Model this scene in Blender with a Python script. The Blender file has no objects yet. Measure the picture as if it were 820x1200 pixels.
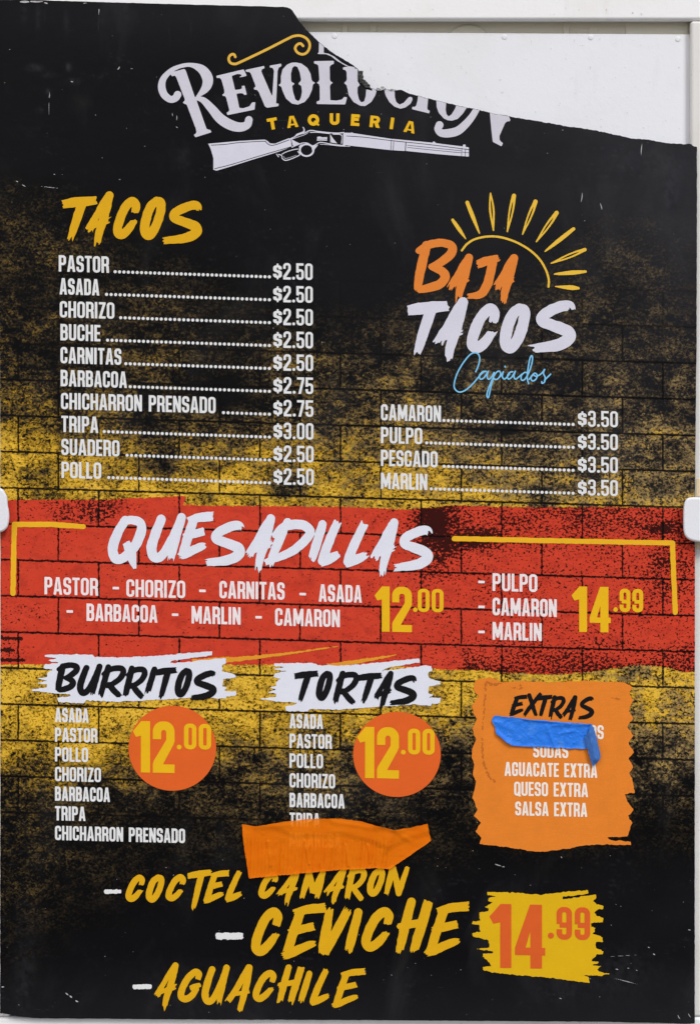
import bpy, bmesh, math, random
import numpy as np
from mathutils import Vector

# ------------------------------------------------------------------ scale
S = 0.61 / 817.0            # metres per unit of the board's own layout grid (820 x 1200)
D = 1.10                    # camera distance from the face of the board
ZC = 0.66                   # height of the board's centre above the ground
def R(a): return math.radians(a)
def P(px, py, y=0.0):       # layout grid -> world, on a plane y metres behind the board's face
    k = (D + y) / D
    return ((px - 410.0) * S * k, y, ZC + (600.0 - py) * S * k)

scn = bpy.context.scene
# ------------------------------------------------------------------ camera
cd = bpy.data.cameras.new('camera'); cam = bpy.data.objects.new('camera', cd)
scn.collection.objects.link(cam)
cam.location = (0, -D, ZC); cam.rotation_euler = (R(90), 0, 0)
cd.sensor_fit = 'HORIZONTAL'; cd.sensor_width = 36.0
cd.lens = 36.0 * D / (820 * S); cd.clip_start = 0.01; cd.clip_end = 500
scn.camera = cam
# ------------------------------------------------------------------ light: open shade under a bright soft sky
SUN_EL, SUN_AZ = 46.0, -32.0
w = bpy.data.worlds.new('World'); scn.world = w; w.use_nodes = True
nt = w.node_tree; bg = nt.nodes['Background']
sky = nt.nodes.new('ShaderNodeTexSky'); sky.sky_type = 'NISHITA'; sky.sun_disc = False
sky.sun_elevation = R(SUN_EL); sky.sun_rotation = R(180 - SUN_AZ)
sky.dust_density = 3.0; sky.air_density = 1.0; sky.ozone_density = 1.0
nt.links.new(sky.outputs['Color'], bg.inputs['Color']); bg.inputs['Strength'].default_value = 0.08
sd = bpy.data.lights.new('sun', 'SUN'); sun = bpy.data.objects.new('sun', sd); scn.collection.objects.link(sun)
sd.energy = 1.7; sd.angle = R(20); sd.color = (1.0, 0.97, 0.93)
az = R(SUN_AZ); el = R(SUN_EL)
dirv = Vector((-math.sin(az) * math.cos(el), -math.cos(az) * math.cos(el), math.sin(el)))   # towards the sun
sun.rotation_euler = dirv.to_track_quat('Z', 'Y').to_euler(); sun.location = dirv * 5
scn.view_settings.view_transform = 'Standard'; scn.view_settings.look = 'None'
scn.view_settings.exposure = 0.40; scn.view_settings.gamma = 1.0
scn.render.resolution_x = 699; scn.render.resolution_y = 1024

# ------------------------------------------------------------------ helpers: materials
def lin(c):
    r = []
    for v in c:
        v = v / 255.0
        r.append(v / 12.92 if v <= 0.04045 else ((v + 0.055) / 1.055) ** 2.4)
    return r
class NB:
    """tiny node builder"""
    def __init__(s, name):
        s.m = bpy.data.materials.new(name); s.m.use_nodes = True; s.t = s.m.node_tree
        s.b = s.t.nodes['Principled BSDF']; s.out = s.t.nodes['Material Output']
    def n(s, typ, **kw):
        x = s.t.nodes.new(typ)
        for k, v in kw.items(): setattr(x, k, v)
        return x
    def set(s, sock, v):
        if hasattr(v, 'is_linked') or isinstance(v, bpy.types.NodeSocket): s.t.links.new(v, sock)
        else: sock.default_value = v
    def math(s, op, a, b=None, c=None, clamp=False):
        x = s.n('ShaderNodeMath', operation=op); x.use_clamp = clamp
        s.set(x.inputs[0], a)
        if b is not None: s.set(x.inputs[1], b)
        if c is not None: s.set(x.inputs[2], c)
        return x.outputs[0]
    def vmul(s, v, k):
        x = s.n('ShaderNodeVectorMath', operation='MULTIPLY'); s.set(x.inputs[0], v); x.inputs[1].default_value = k
        return x.outputs[0]
    def vadd(s, v, k):
        x = s.n('ShaderNodeVectorMath', operation='ADD'); s.set(x.inputs[0], v); x.inputs[1].default_value = k
        return x.outputs[0]
    def noise(s, v, scale, detail=2.0, rough=0.55, dist=0.0):
        x = s.n('ShaderNodeTexNoise'); s.set(x.inputs['Vector'], v)
        x.inputs['Scale'].default_value = scale; x.inputs['Detail'].default_value = detail
        x.inputs['Roughness'].default_value = rough; x.inputs['Distortion'].default_value = dist
        return x.outputs[0]
    def step(s, v, a, b, lo=0.0, hi=1.0):
        x = s.n('ShaderNodeMapRange'); x.interpolation_type = 'SMOOTHSTEP'
        s.set(x.inputs['Value'], v); s.set(x.inputs['From Min'], a); s.set(x.inputs['From Max'], b)
        s.set(x.inputs['To Min'], lo); s.set(x.inputs['To Max'], hi)
        return x.outputs[0]
    def mix(s, f, a, b, blend='MIX'):
        x = s.n('ShaderNodeMix', data_type='RGBA', blend_type=blend)
        s.set(x.inputs[0], f)
        for i, v in ((6, a), (7, b)):
            if isinstance(v, (tuple, list)): v = tuple(v)[:3] + (1,)
            s.set(x.inputs[i], v)
        return x.outputs[2]
    def bump(s, h, strength, dist):
        x = s.n('ShaderNodeBump'); s.set(x.inputs['Height'], h)
        x.inputs['Strength'].default_value = strength; x.inputs['Distance'].default_value = dist
        s.t.links.new(x.outputs[0], s.b.inputs['Normal'])
    def fin(s, col, rough=0.5, spec=0.3):
        if isinstance(col, (tuple, list)): col = tuple(col)[:3] + (1,)
        s.set(s.b.inputs['Base Color'], col); s.set(s.b.inputs['Roughness'], rough)
        s.b.inputs['Specular IOR Level'].default_value = spec
        return s.m
    def obj(s):
        return s.n('ShaderNodeTexCoord').outputs['Object']

INKS = {}
def ink(name, rgb, wear=0.12, rough=0.55, spec=0.12, specks=True):
    """printed ink on plastic: a slightly mottled, scuffed flat colour"""
    if name in INKS: return INKS[name]
    b = NB(name); o = b.obj(); c = lin(rgb)
    n1 = b.noise(o, 1500, 2, 0.6); n2 = b.noise(o, 60, 3, 0.6)
    fl = b.noise(b.vmul(o, (60, 60, 1500)), 1.0, 1, 0.5)      # faint line of the corrugation and the print head
    f = b.math('ADD', b.math('MULTIPLY', b.math('SUBTRACT', n1, 0.5), wear * 1.6), b.math('MULTIPLY', b.math('SUBTRACT', n2, 0.5), wear * 1.2))
    f = b.math('ADD', f, b.math('MULTIPLY', b.math('SUBTRACT', fl, 0.5), wear * 0.7))
    f = b.math('ADD', f, 1.0)
    x = b.n('ShaderNodeVectorMath', operation='SCALE'); x.inputs[0].default_value = c; b.set(x.inputs['Scale'], f)
    col = x.outputs[0]
    if specks:
        sp = b.step(b.noise(b.vadd(o, (3.3, 1.7, 0.4)), 420, 3, 0.65), 0.70, 0.76)
        col = b.mix(b.math('MULTIPLY', sp, 0.45), col, [v * 0.25 for v in c])
    b.fin(col, b.math('MULTIPLY_ADD', n2, 0.25, rough - 0.12), spec)
    INKS[name] = b.m
    return b.m

# ------------------------------------------------------------------ helpers: objects
def tag(o, label=None, cat=None, group=None, kind=None):
    if label: o['label'] = label
    if cat: o['category'] = cat
    if group: o['group'] = group
    if kind: o['kind'] = kind
    return o
def link(o, parent=None):
    scn.collection.objects.link(o)
    if parent is not None: o.parent = parent
    return o
def empty(name, loc):
    o = bpy.data.objects.new(name, None); o.location = loc; o.empty_display_size = 0.05
    return link(o)
def mesh_obj(name, verts, loops, sizes, mat, parent=None, org=(0, 0, 0), smooth=False, mats=None, midx=None):
    """verts (n,3) in world space, stored relative to org"""
    me = bpy.data.meshes.new(name)
    v = np.asarray(verts, dtype=np.float64) - np.asarray(org)
    me.vertices.add(len(v)); me.vertices.foreach_set('co', v.astype(np.float32).ravel())
    loops = np.asarray(loops, dtype=np.int32); sizes = np.asarray(sizes, dtype=np.int32)
    me.loops.add(len(loops)); me.loops.foreach_set('vertex_index', loops)
    me.polygons.add(len(sizes))
    st = np.concatenate([[0], np.cumsum(sizes)[:-1]]).astype(np.int32)
    me.polygons.foreach_set('loop_start', st)
    for mm in (mats or [mat]): me.materials.append(mm)
    if midx is not None: me.polygons.foreach_set('material_index', np.asarray(midx, dtype=np.int32))
    me.polygons.foreach_set('use_smooth', np.full(len(sizes), smooth))
    me.update(calc_edges=True)
    o = bpy.data.objects.new(name, me)
    if parent is None: o.location = org
    return link(o, parent)
def bm_obj(name, bm, mat, parent=None, org=(0, 0, 0), smooth=False, bevel=None):
    me = bpy.data.meshes.new(name)
    for v in bm.verts: v.co -= Vector(org)
    bmesh.ops.recalc_face_normals(bm, faces=bm.faces)
    bm.to_mesh(me); bm.free(); me.materials.append(mat)
    for p in me.polygons: p.use_smooth = smooth
    o = bpy.data.objects.new(name, me)
    if parent is None: o.location = org
    link(o, parent)
    if bevel:
        m = o.modifiers.new('bevel', 'BEVEL'); m.width = bevel[0]; m.segments = bevel[1]; m.limit_method = 'ANGLE'
        for p in me.polygons: p.use_smooth = True
        me.shade_smooth() if hasattr(me, 'shade_smooth') else None
        wn = o.modifiers.new('wn', 'WEIGHTED_NORMAL')
    return o
def box(bm, x0, y0, z0, x1, y1, z1):
    vs = [bm.verts.new((x, y, z)) for x in (x0, x1) for y in (y0, y1) for z in (z0, z1)]
    for f in ((0, 1, 3, 2), (4, 6, 7, 5), (0, 4, 5, 1), (2, 3, 7, 6), (0, 2, 6, 4), (1, 5, 7, 3)):
        bm.faces.new([vs[i] for i in f])
def pbox(bm, px0, py0, px1, py1, y0, y1):
    """box whose front edges fall on layout coordinates at depth y0"""
    a = P(px0, py1, y0); b = P(px1, py0, y0)
    box(bm, a[0], y0, a[2], b[0], y1, b[2])

# ------------------------------------------------------------------ 2-D shape engine (signed distance fields -> clean meshes)
def vnoise(x, y, seed=0):
    x = np.asarray(x, float); y = np.asarray(y, float)
    xi = np.floor(x).astype(np.int64); yi = np.floor(y).astype(np.int64)
    fx = x - xi; fy = y - yi; fx = fx * fx * (3 - 2 * fx); fy = fy * fy * (3 - 2 * fy)
    def h(a, b):
        n = (a * 374761393 + b * 668265263 + seed * 2147483647 + 1013904223) & 0xFFFFFFFF
        n = ((n ^ (n >> 13)) * 1274126177) & 0xFFFFFFFF
        return ((n ^ (n >> 16)) & 0xFFFF) / 65535.0
    return (h(xi, yi) * (1 - fx) + h(xi + 1, yi) * fx) * (1 - fy) + (h(xi, yi + 1) * (1 - fx) + h(xi + 1, yi + 1) * fx) * fy
def fbm(x, y, seed=0, oct=3):
    s = 0; a = 0.5; t = 0
    for k in range(oct):
        s = s + a * vnoise(x * 2 ** k, y * 2 ** k, seed + 17 * k); t += a; a *= 0.5
    return s / t
def sd_poly(X, Y, pts):
    pts = np.asarray(pts, float); n = len(pts)
    d = np.full(X.shape, 1e18); inside = np.zeros(X.shape, bool)
    for i in range(n):
        ax, ay = pts[i]; bx, by = pts[(i + 1) % n]
        ex, ey = bx - ax, by - ay; wx, wy = X - ax, Y - ay
        l2 = ex * ex + ey * ey
        if l2 < 1e-12: continue
        t = np.clip((wx * ex + wy * ey) / l2, 0, 1)
        d = np.minimum(d, (wx - t * ex) ** 2 + (wy - t * ey) ** 2)
        if ay != by:
            c = ((ay > Y) != (by > Y)) & (X < (bx - ax) * (Y - ay) / (by - ay) + ax)
            inside ^= c
    return np.sqrt(d) * np.where(inside, -1, 1)
def sd_rr(X, Y, x0, y0, x1, y1, r):
    hx, hy = (x1 - x0) / 2, (y1 - y0) / 2; r = min(r, hx, hy)
    qx = np.abs(X - (x0 + x1) / 2) - hx + r; qy = np.abs(Y - (y0 + y1) / 2) - hy + r
    return np.minimum(np.maximum(qx, qy), 0) + np.hypot(np.maximum(qx, 0), np.maximum(qy, 0)) - r
def sd_box(X, Y, x0, y0, x1, y1): return sd_rr(X, Y, x0, y0, x1, y1, 0.0)
def spline(pts, n=8, closed=False):
    p = np.asarray(pts, float)
    if len(p) == 2 and not closed:
        t = np.linspace(0, 1, n)[:, None]; return p[0] * (1 - t) + p[1] * t
    if closed: q = np.vstack([p[-1], p, p[0], p[1]])
    else: q = np.vstack([2 * p[0] - p[1], p, 2 * p[-1] - p[-2]])
    out = []
    for i in range(1, len(q) - 2):
        a, b, c, d = q[i - 1], q[i], q[i + 1], q[i + 2]
        for t in np.linspace(0, 1, n, endpoint=False):
            out.append(0.5 * (2 * b + (c - a) * t + (2 * a - 5 * b + 4 * c - d) * t * t + (3 * b - a - 3 * c + d) * t ** 3))
    out.append(q[-2]); return np.array(out)
def sd_stroke(X, Y, pts, f0=None, f1=None, seed=0, rough=0.0, n=6, closed=False):
    """variable-width stroke through pts (x, y, halfwidth); f0 / f1 None = round end, number = ragged brush end"""
    q = spline(pts, n, closed)
    L = np.concatenate([[0], np.cumsum(np.hypot(*(q[1:, :2] - q[:-1, :2]).T))]); T = L[-1]
    best = np.full(X.shape, 1e9); bs = np.zeros(X.shape); bd = np.zeros(X.shape)
    m = len(q) - 1
    for k in range(m):
        ax, ay, aw = q[k]; bx, by, bw = q[k + 1]; l = L[k + 1] - L[k]
        if l < 1e-9: continue
        ux, uy = (bx - ax) / l, (by - ay) / l
        t = (X - ax) * ux + (Y - ay) * uy
        lo = -1.6 * aw if (k == 0 and f0 is not None) else 0.0
        hi = l + 1.6 * bw if (k == m - 1 and f1 is not None) else l
        t = np.clip(t, lo, hi)
        cx = X - ax - t * ux; cy = Y - ay - t * uy
        wv = aw + (bw - aw) * np.clip(t / l, 0, 1)
        f = np.hypot(cx, cy) - wv
        m2 = f < best
        best = np.where(m2, f, best); bs = np.where(m2, L[k] + t, bs); bd = np.where(m2, cx * -uy + cy * ux, bd)
    F = best
    hw = float(np.mean(q[:, 2]))
    if rough: F = F + (fbm(bs / (hw * 0.9), np.sign(bd) * 3.3 + 7, seed, 2) - 0.5) * 2 * rough * hw
    for fr, e in ((f0, 0), (f1, 1)):
        if fr is None: continue
        nn = vnoise(bd / (hw * 0.24) + 50, bs * 0.02 + seed * 1.3, seed + 5) ** 1.3
        n2 = vnoise(bd / (hw * 0.8) + 90, 0 * bs + seed, seed + 9)
        g = (0.45 - fr * (nn * 1.25 + n2 * 0.9)) * hw
        F = np.maximum(F, (-bs - g) if e == 0 else (bs - T - g))
    return F
def smooth_field(F, k=1):
    for _ in range(k):
        G = np.pad(F, 1, mode='edge')
        F = (G[1:-1, :-2] + 2 * G[1:-1, 1:-1] + G[1:-1, 2:]) / 4
        G = np.pad(F, 1, mode='edge')
        F = (G[:-2, 1:-1] + 2 * G[1:-1, 1:-1] + G[2:, 1:-1]) / 4
    return F

class Field:
    def __init__(s, x0, y0, x1, y1, h):
        s.h = h; s.x0, s.y0 = x0, y0
        s.nx = int(math.ceil((x1 - x0) / h)) + 1; s.ny = int(math.ceil((y1 - y0) / h)) + 1
        s.x = x0 + h * np.arange(s.nx); s.y = y0 + h * np.arange(s.ny)
        s.F = np.full((s.ny, s.nx), 9.0)
    def add(s, fn, b=None, op='min'):
        """merge fn(X,Y) into the field inside box b"""
        if b is None: b = (s.x[0], s.y[0], s.x[-1], s.y[-1])
        i0 = max(0, int((b[0] - s.x0) / s.h) - 1); i1 = min(s.nx, int((b[2] - s.x0) / s.h) + 3)
        j0 = max(0, int((b[1] - s.y0) / s.h) - 1); j1 = min(s.ny, int((b[3] - s.y0) / s.h) + 3)
        if i1 <= i0 or j1 <= j0: return s
        X, Y = np.meshgrid(s.x[i0:i1], s.y[j0:j1])
        f = fn(X, Y); cur = s.F[j0:j1, i0:i1]
        s.F[j0:j1, i0:i1] = np.minimum(cur, f) if op == 'min' else np.maximum(cur, -f if op == 'cut' else f)
        return s
def march(fld, merge=True):
    """-> pts (n,2), face sizes, boundary segments (k,2,2)"""
    F = np.where(np.abs(fld.F) < 1e-6, 1e-6, fld.F); h = fld.h
    F = F.copy(); F[0, :] = np.maximum(F[0, :], 1e-3); F[-1, :] = np.maximum(F[-1, :], 1e-3)
    F[:, 0] = np.maximum(F[:, 0], 1e-3); F[:, -1] = np.maximum(F[:, -1], 1e-3)
    I = F < 0
    a, b, c, d = I[:-1, :-1], I[:-1, 1:], I[1:, 1:], I[1:, :-1]
    case = a * 1 + b * 2 + c * 4 + d * 8
    V = []; Z = []; SEG = []
    full = case == 15
    if merge:
        for j in range(full.shape[0]):
            r = full[j]
            if not r.any(): continue
            e = np.diff(np.concatenate([[0], r.astype(np.int8), [0]]))
            st = np.where(e == 1)[0]; en = np.where(e == -1)[0]
            y0 = fld.y0 + j * h; y1 = y0 + h
            xs = fld.x0 + st * h; xe = fld.x0 + en * h
            q = np.stack([np.stack([xs, 0 * xs + y0], 1), np.stack([xs, 0 * xs + y1], 1), np.stack([xe, 0 * xs + y1], 1), np.stack([xe, 0 * xs + y0], 1)], 1)
            V.append(q.reshape(-1, 2)); Z.append(np.full(len(st), 4))
    else:
        j, i = np.where(full)
        xs = fld.x0 + i * h; ys = fld.y0 + j * h
        q = np.stack([np.stack([xs, ys], 1), np.stack([xs, ys + h], 1), np.stack([xs + h, ys + h], 1), np.stack([xs + h, ys], 1)], 1)
        V.append(q.reshape(-1, 2)); Z.append(np.full(len(xs), 4))
    for cs in range(1, 15):
        j, i = np.where(case == cs)
        if len(j) == 0: continue
        co = [(j, i), (j, i + 1), (j + 1, i + 1), (j + 1, i)]
        vals = [F[p] for p in co]
        pos = [np.stack([fld.x0 + p[1] * h, fld.y0 + p[0] * h], 1) for p in co]
        poly = []; kind = []
        for k in range(4):
            k2 = (k + 1) % 4
            if cs >> k & 1: poly.append(pos[k]); kind.append(0)
            if (cs >> k & 1) != (cs >> k2 & 1):
                t = (vals[k] / (vals[k] - vals[k2]))[:, None]
                poly.append(pos[k] * (1 - t) + pos[k2] * t); kind.append(1)
        n = len(poly)
        for k in range(n):
            if kind[k] and kind[(k + 1) % n]: SEG.append(np.stack([poly[k], poly[(k + 1) % n]], 1))
        V.append(np.stack(poly[::-1], 1).reshape(-1, 2)); Z.append(np.full(len(j), n))
    if not V: return np.zeros((0, 2)), np.zeros(0, int), np.zeros((0, 2, 2))
    return np.concatenate(V), np.concatenate(Z), (np.concatenate(SEG) if SEG else np.zeros((0, 2, 2)))
def to3(p, y=0.0):
    return np.stack([(p[:, 0] - 410) * S, np.full(len(p), y) if np.isscalar(y) else y, ZC + (600 - p[:, 1]) * S], 1)
LAYER = 0.00022
def emit(name, fld, layer, mat, parent, label=None):
    """a printed layer: a flat mesh lying LAYER*layer proud of the board"""
    v, z, _ = march(fld)
    o = mesh_obj(name, to3(v, -LAYER * layer), np.arange(len(v)), z, mat, parent, ORG)
    if label: o['label'] = label
    return o

# ------------------------------------------------------------------ condensed sans lettering (unit glyphs, cap height 1, y up)
GW = {'A': .49, 'B': .45, 'C': .44, 'D': .45, 'E': .37, 'G': .45, 'H': .46, 'I': .165, 'J': .4, 'L': .36, 'M': .61, 'N': .47, 'O': .45,
      'P': .44, 'Q': .45, 'R': .45, 'S': .44, 'T': .41, 'U': .45, 'X': .48, 'Z': .40, '0': .45, '1': .34, '2': .45, '3': .45, '4': .46,
      '5': .45, '7': .42, '9': .45, '$': .52, '.': .17, '-': .34, ' ': .27}
def glyph(ch, X, Y, t=.155, W=None):
    W = W or GW[ch]; mn, mx = np.minimum, np.maximum
    Bx = lambda a, b, c, d: sd_box(X, Y, a, b, c, d)
    Po = lambda p: sd_poly(X, Y, p)
    ro, ri = min(.2, W * .45), .055
    def ring(x0, y0, x1, y1): return mx(sd_rr(X, Y, x0, y0, x1, y1, ro), -sd_rr(X, Y, x0 + t, y0 + t * .95, x1 - t, y1 - t * .95, ri))
    def un(*a):
        r = a[0]
        for k in a[1:]: r = mn(r, k)
        return r
    cut = lambda f, *a: mx(f, -un(*a))
    if ch in 'O0': return ring(0, 0, W, 1)
    if ch == 'Q': return un(ring(0, 0, W, 1), mx(Po([(W * .5, .26), (W * .5 + t * .9, .26), (W + .05, -.05), (W - t * .9, -.05)]), -9))
    if ch == 'C': return cut(ring(0, 0, W, 1), Bx(W * .5, .37, W + .1, .63))
    if ch == 'G': return un(cut(ring(0, 0, W, 1), Bx(W * .5, .45, W + .1, .65)), Bx(W * .52, .36, W, .36 + t * .85), Bx(W - t, .15, W, .5))
    if ch == 'D': return un(mx(ring(0, 0, W, 1), -.0 - X), Bx(0, 0, t, 1), Bx(0, 0, W * .5, t * .95), Bx(0, 1 - t * .95, W * .5, 1))
    if ch == 'U': return mx(un(ring(0, 0, W, 1.5)), Y - 1)
    if ch in 'PR':
        y0 = .40
        f = un(ring(0, y0, W, 1), Bx(0, 0, t, 1), Bx(0, 1 - t * .95, W * .5, 1), Bx(0, y0, W * .5, y0 + t * .95))
        if ch == 'R': f = un(f, Po([(W - t * 1.02, y0 + .08), (W - t * .55, y0 + .1), (W - .01, y0 - .0), (W + .015, 0), (W - t + .01, 0), (W - t - .02, y0)]))
        return f
    if ch == 'B': return un(ring(0, .46, W - .01, 1), ring(0, 0, W, .46 + t * .95), Bx(0, 0, t, 1), Bx(0, 0, W * .5, t * .95), Bx(0, 1 - t * .95, W * .5, 1))
    if ch == 'S': 
        a = cut(ring(0, .44, W, 1), Bx(W * .5, .40, W + .1, .68)); b_ = cut(ring(0, 0, W, .44 + t), Bx(-.1, .31, W * .5, .62))
        return un(a, b_, Po([(.03, .56), (t, .66), (W - .03, .46), (W - t, .36)]))
    if ch == 'A':
        k = W / .49
        o = Po([(0, 0), (.15 * k, 1), (.34 * k, 1), (W, 0)])
        lo = Po([(t * .98, -.1), (t * .98, 0), (t * .98 + .03, .19), (W - t * .98 - .03, .19), (W - t * .98, 0), (W - t * .98, -.1)])
        hi = Po([(t * .98 + .052, .32), (W / 2 - .012, .80), (W / 2 + .012, .80), (W - t * .98 - .052, .32)])
        return cut(o, lo, hi)
    if ch == 'E': return un(Bx(0, 0, t, 1), Bx(0, 0, W, t * .92), Bx(0, 1 - t * .92, W, 1), Bx(0, .43, W * .92, .43 + t * .9))
    if ch == 'L': return un(Bx(0, 0, t, 1), Bx(0, 0, W, t * .92))
    if ch == 'H': return un(Bx(0, 0, t, 1), Bx(W - t, 0, W, 1), Bx(0, .43, W, .43 + t * .9))
    if ch == 'I': return Bx(0, 0, t, 1)
    if ch == 'T': return un(Bx(0, 1 - t * .92, W, 1), Bx(W / 2 - t / 2, 0, W / 2 + t / 2, 1))
    if ch == 'N': return un(Bx(0, 0, t * .95, 1), Bx(W - t * .95, 0, W, 1), Po([(0, 1), (t * 1.05, 1), (W, 0), (W - t * 1.05, 0)]))
    if ch == 'M': return un(Bx(0, 0, t * .95, 1), Bx(W - t * .95, 0, W, 1), Po([(0, 1), (t * 1.1, 1), (W / 2, .5), (W - t * 1.1, 1), (W, 1), (W / 2 + .06, .12), (W / 2 - .06, .12)]))
    if ch == 'X': return un(Po([(0, 0), (t * 1.1, 0), (W, 1), (W - t * 1.1, 1)]), Po([(W, 0), (W - t * 1.1, 0), (0, 1), (t * 1.1, 1)]))
    if ch == 'Z': return un(Bx(0, 1 - t * .92, W, 1), Bx(0, 0, W, t * .92), Po([(0, t * .5), (t * 1.05, t * .5), (W, 1 - t * .5), (W - t * 1.05, 1 - t * .5)]))
    if ch == '1': return un(Bx(W - t * 1.08, 0, W, 1), Po([(W - t * 1.05, 1), (W - .02, .9), (W - t * 1.05, .72), (W - t * 1.05 - .11, .69), (W - t * 1.05 - .17, .80)]))
    if ch == '2': return un(mx(ring(0, .45, W, 1), .70 - Y), Bx(W - t, .6, W, .8), Bx(0, .655, t, .8), Po([(W - t, .64), (W, .64), (W - .015, .57), (t, .1), (0, .1), (0, .17), (.02, .23)]), Bx(0, 0, W, t * .95))
    if ch in '35':
        lo = cut(ring(0, 0, W, .58), Bx(-.1, .29, W * .5, .7))
        if ch == '3': return un(cut(ring(0, .43, W, 1), Bx(-.1, .3, W * .42, .71)), cut(lo, Bx(-.1, .29, W * .42, .7)), Bx(W * .3, .43, W * .6, .58))
        return un(Bx(0, 1 - t * .95, W - .02, 1), Bx(0, .44, t, 1), mx(ring(0, 0, W, .64), -Bx(-.1, .29, t * 1.0, .44)))
    if ch == '4': return cut(Po([(0, .207), (0, .323), (.23, 1), (.41, 1), (.41, .323), (.46, .323), (.46, .207), (.41, .207), (.41, 0), (.236, 0), (.236, .207)]), Po([(.158, .323), (.236, .6), (.236, .323)]))
    if ch == '7': return un(Bx(0, 1 - t * .95, W, 1), Po([(W - t * 1.05, 1), (W, 1), (W, .84), (.08 + t * 1.1, 0), (.08, 0), (W - t * 1.02, .84)]))
    if ch == '9': return un(cut(ring(0, 0, W, 1), Bx(-.1, .31, W - t, .48)), Bx(W * .2, .37, W * .9, .37 + t * .95))
    if ch == '$':
        s = glyph('S', X / 1.16, (Y - .09) / .76, t=.17, W=.44) * .85
        return un(s, Bx(W / 2 - .05, .82, W / 2 + .05, .95), Bx(W / 2 - .05, 0, W / 2 + .05, .14))
    if ch == '.': return np.hypot(X - W / 2, Y - W / 2) - W / 2
    if ch == '-': return Bx(0, .40, W, .40 + t * .72)
    raise KeyError(ch)
def add_text(fld, txt, x0, x1, yb, H, slope=.028, gap=.08, t=.146, soft=.35):
    """set txt between x0 and x1 on a baseline starting at yb; slope tilts the line, letters stay upright"""
    tot = sum(GW[c] for c in txt) + gap * (len(txt) - 1)
    sx = (x1 - x0) / tot; x = x0
    for c in txt:
        wd = GW[c] * sx
        if c != ' ':
            def f(X, Y, x=x, c=c):
                U = (X - x) / sx; V = (yb + slope * (X - x0) - Y) / H
                return glyph(c, U, V, t=t * H / sx if c not in '1' else t * H / sx * 1.02) * min(H, sx) - .12
            fld.add(f, (x - 2, yb - H - 2, x + wd + 2.5, yb + slope * (x1 - x0) + H * .08 + 2))
        x += (GW[c] + gap) * sx
    return fld
def text_field(txt, x0, x1, yb, H, **k):
    sl = k.get('slope', .028) * (x1 - x0)
    return add_text(Field(x0 - 3, yb - H - 4 + min(0, sl), x1 + 4, yb + 4 + max(sl, 0) + H * .06, .36), txt, x0, x1, yb, H, **k)

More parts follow.
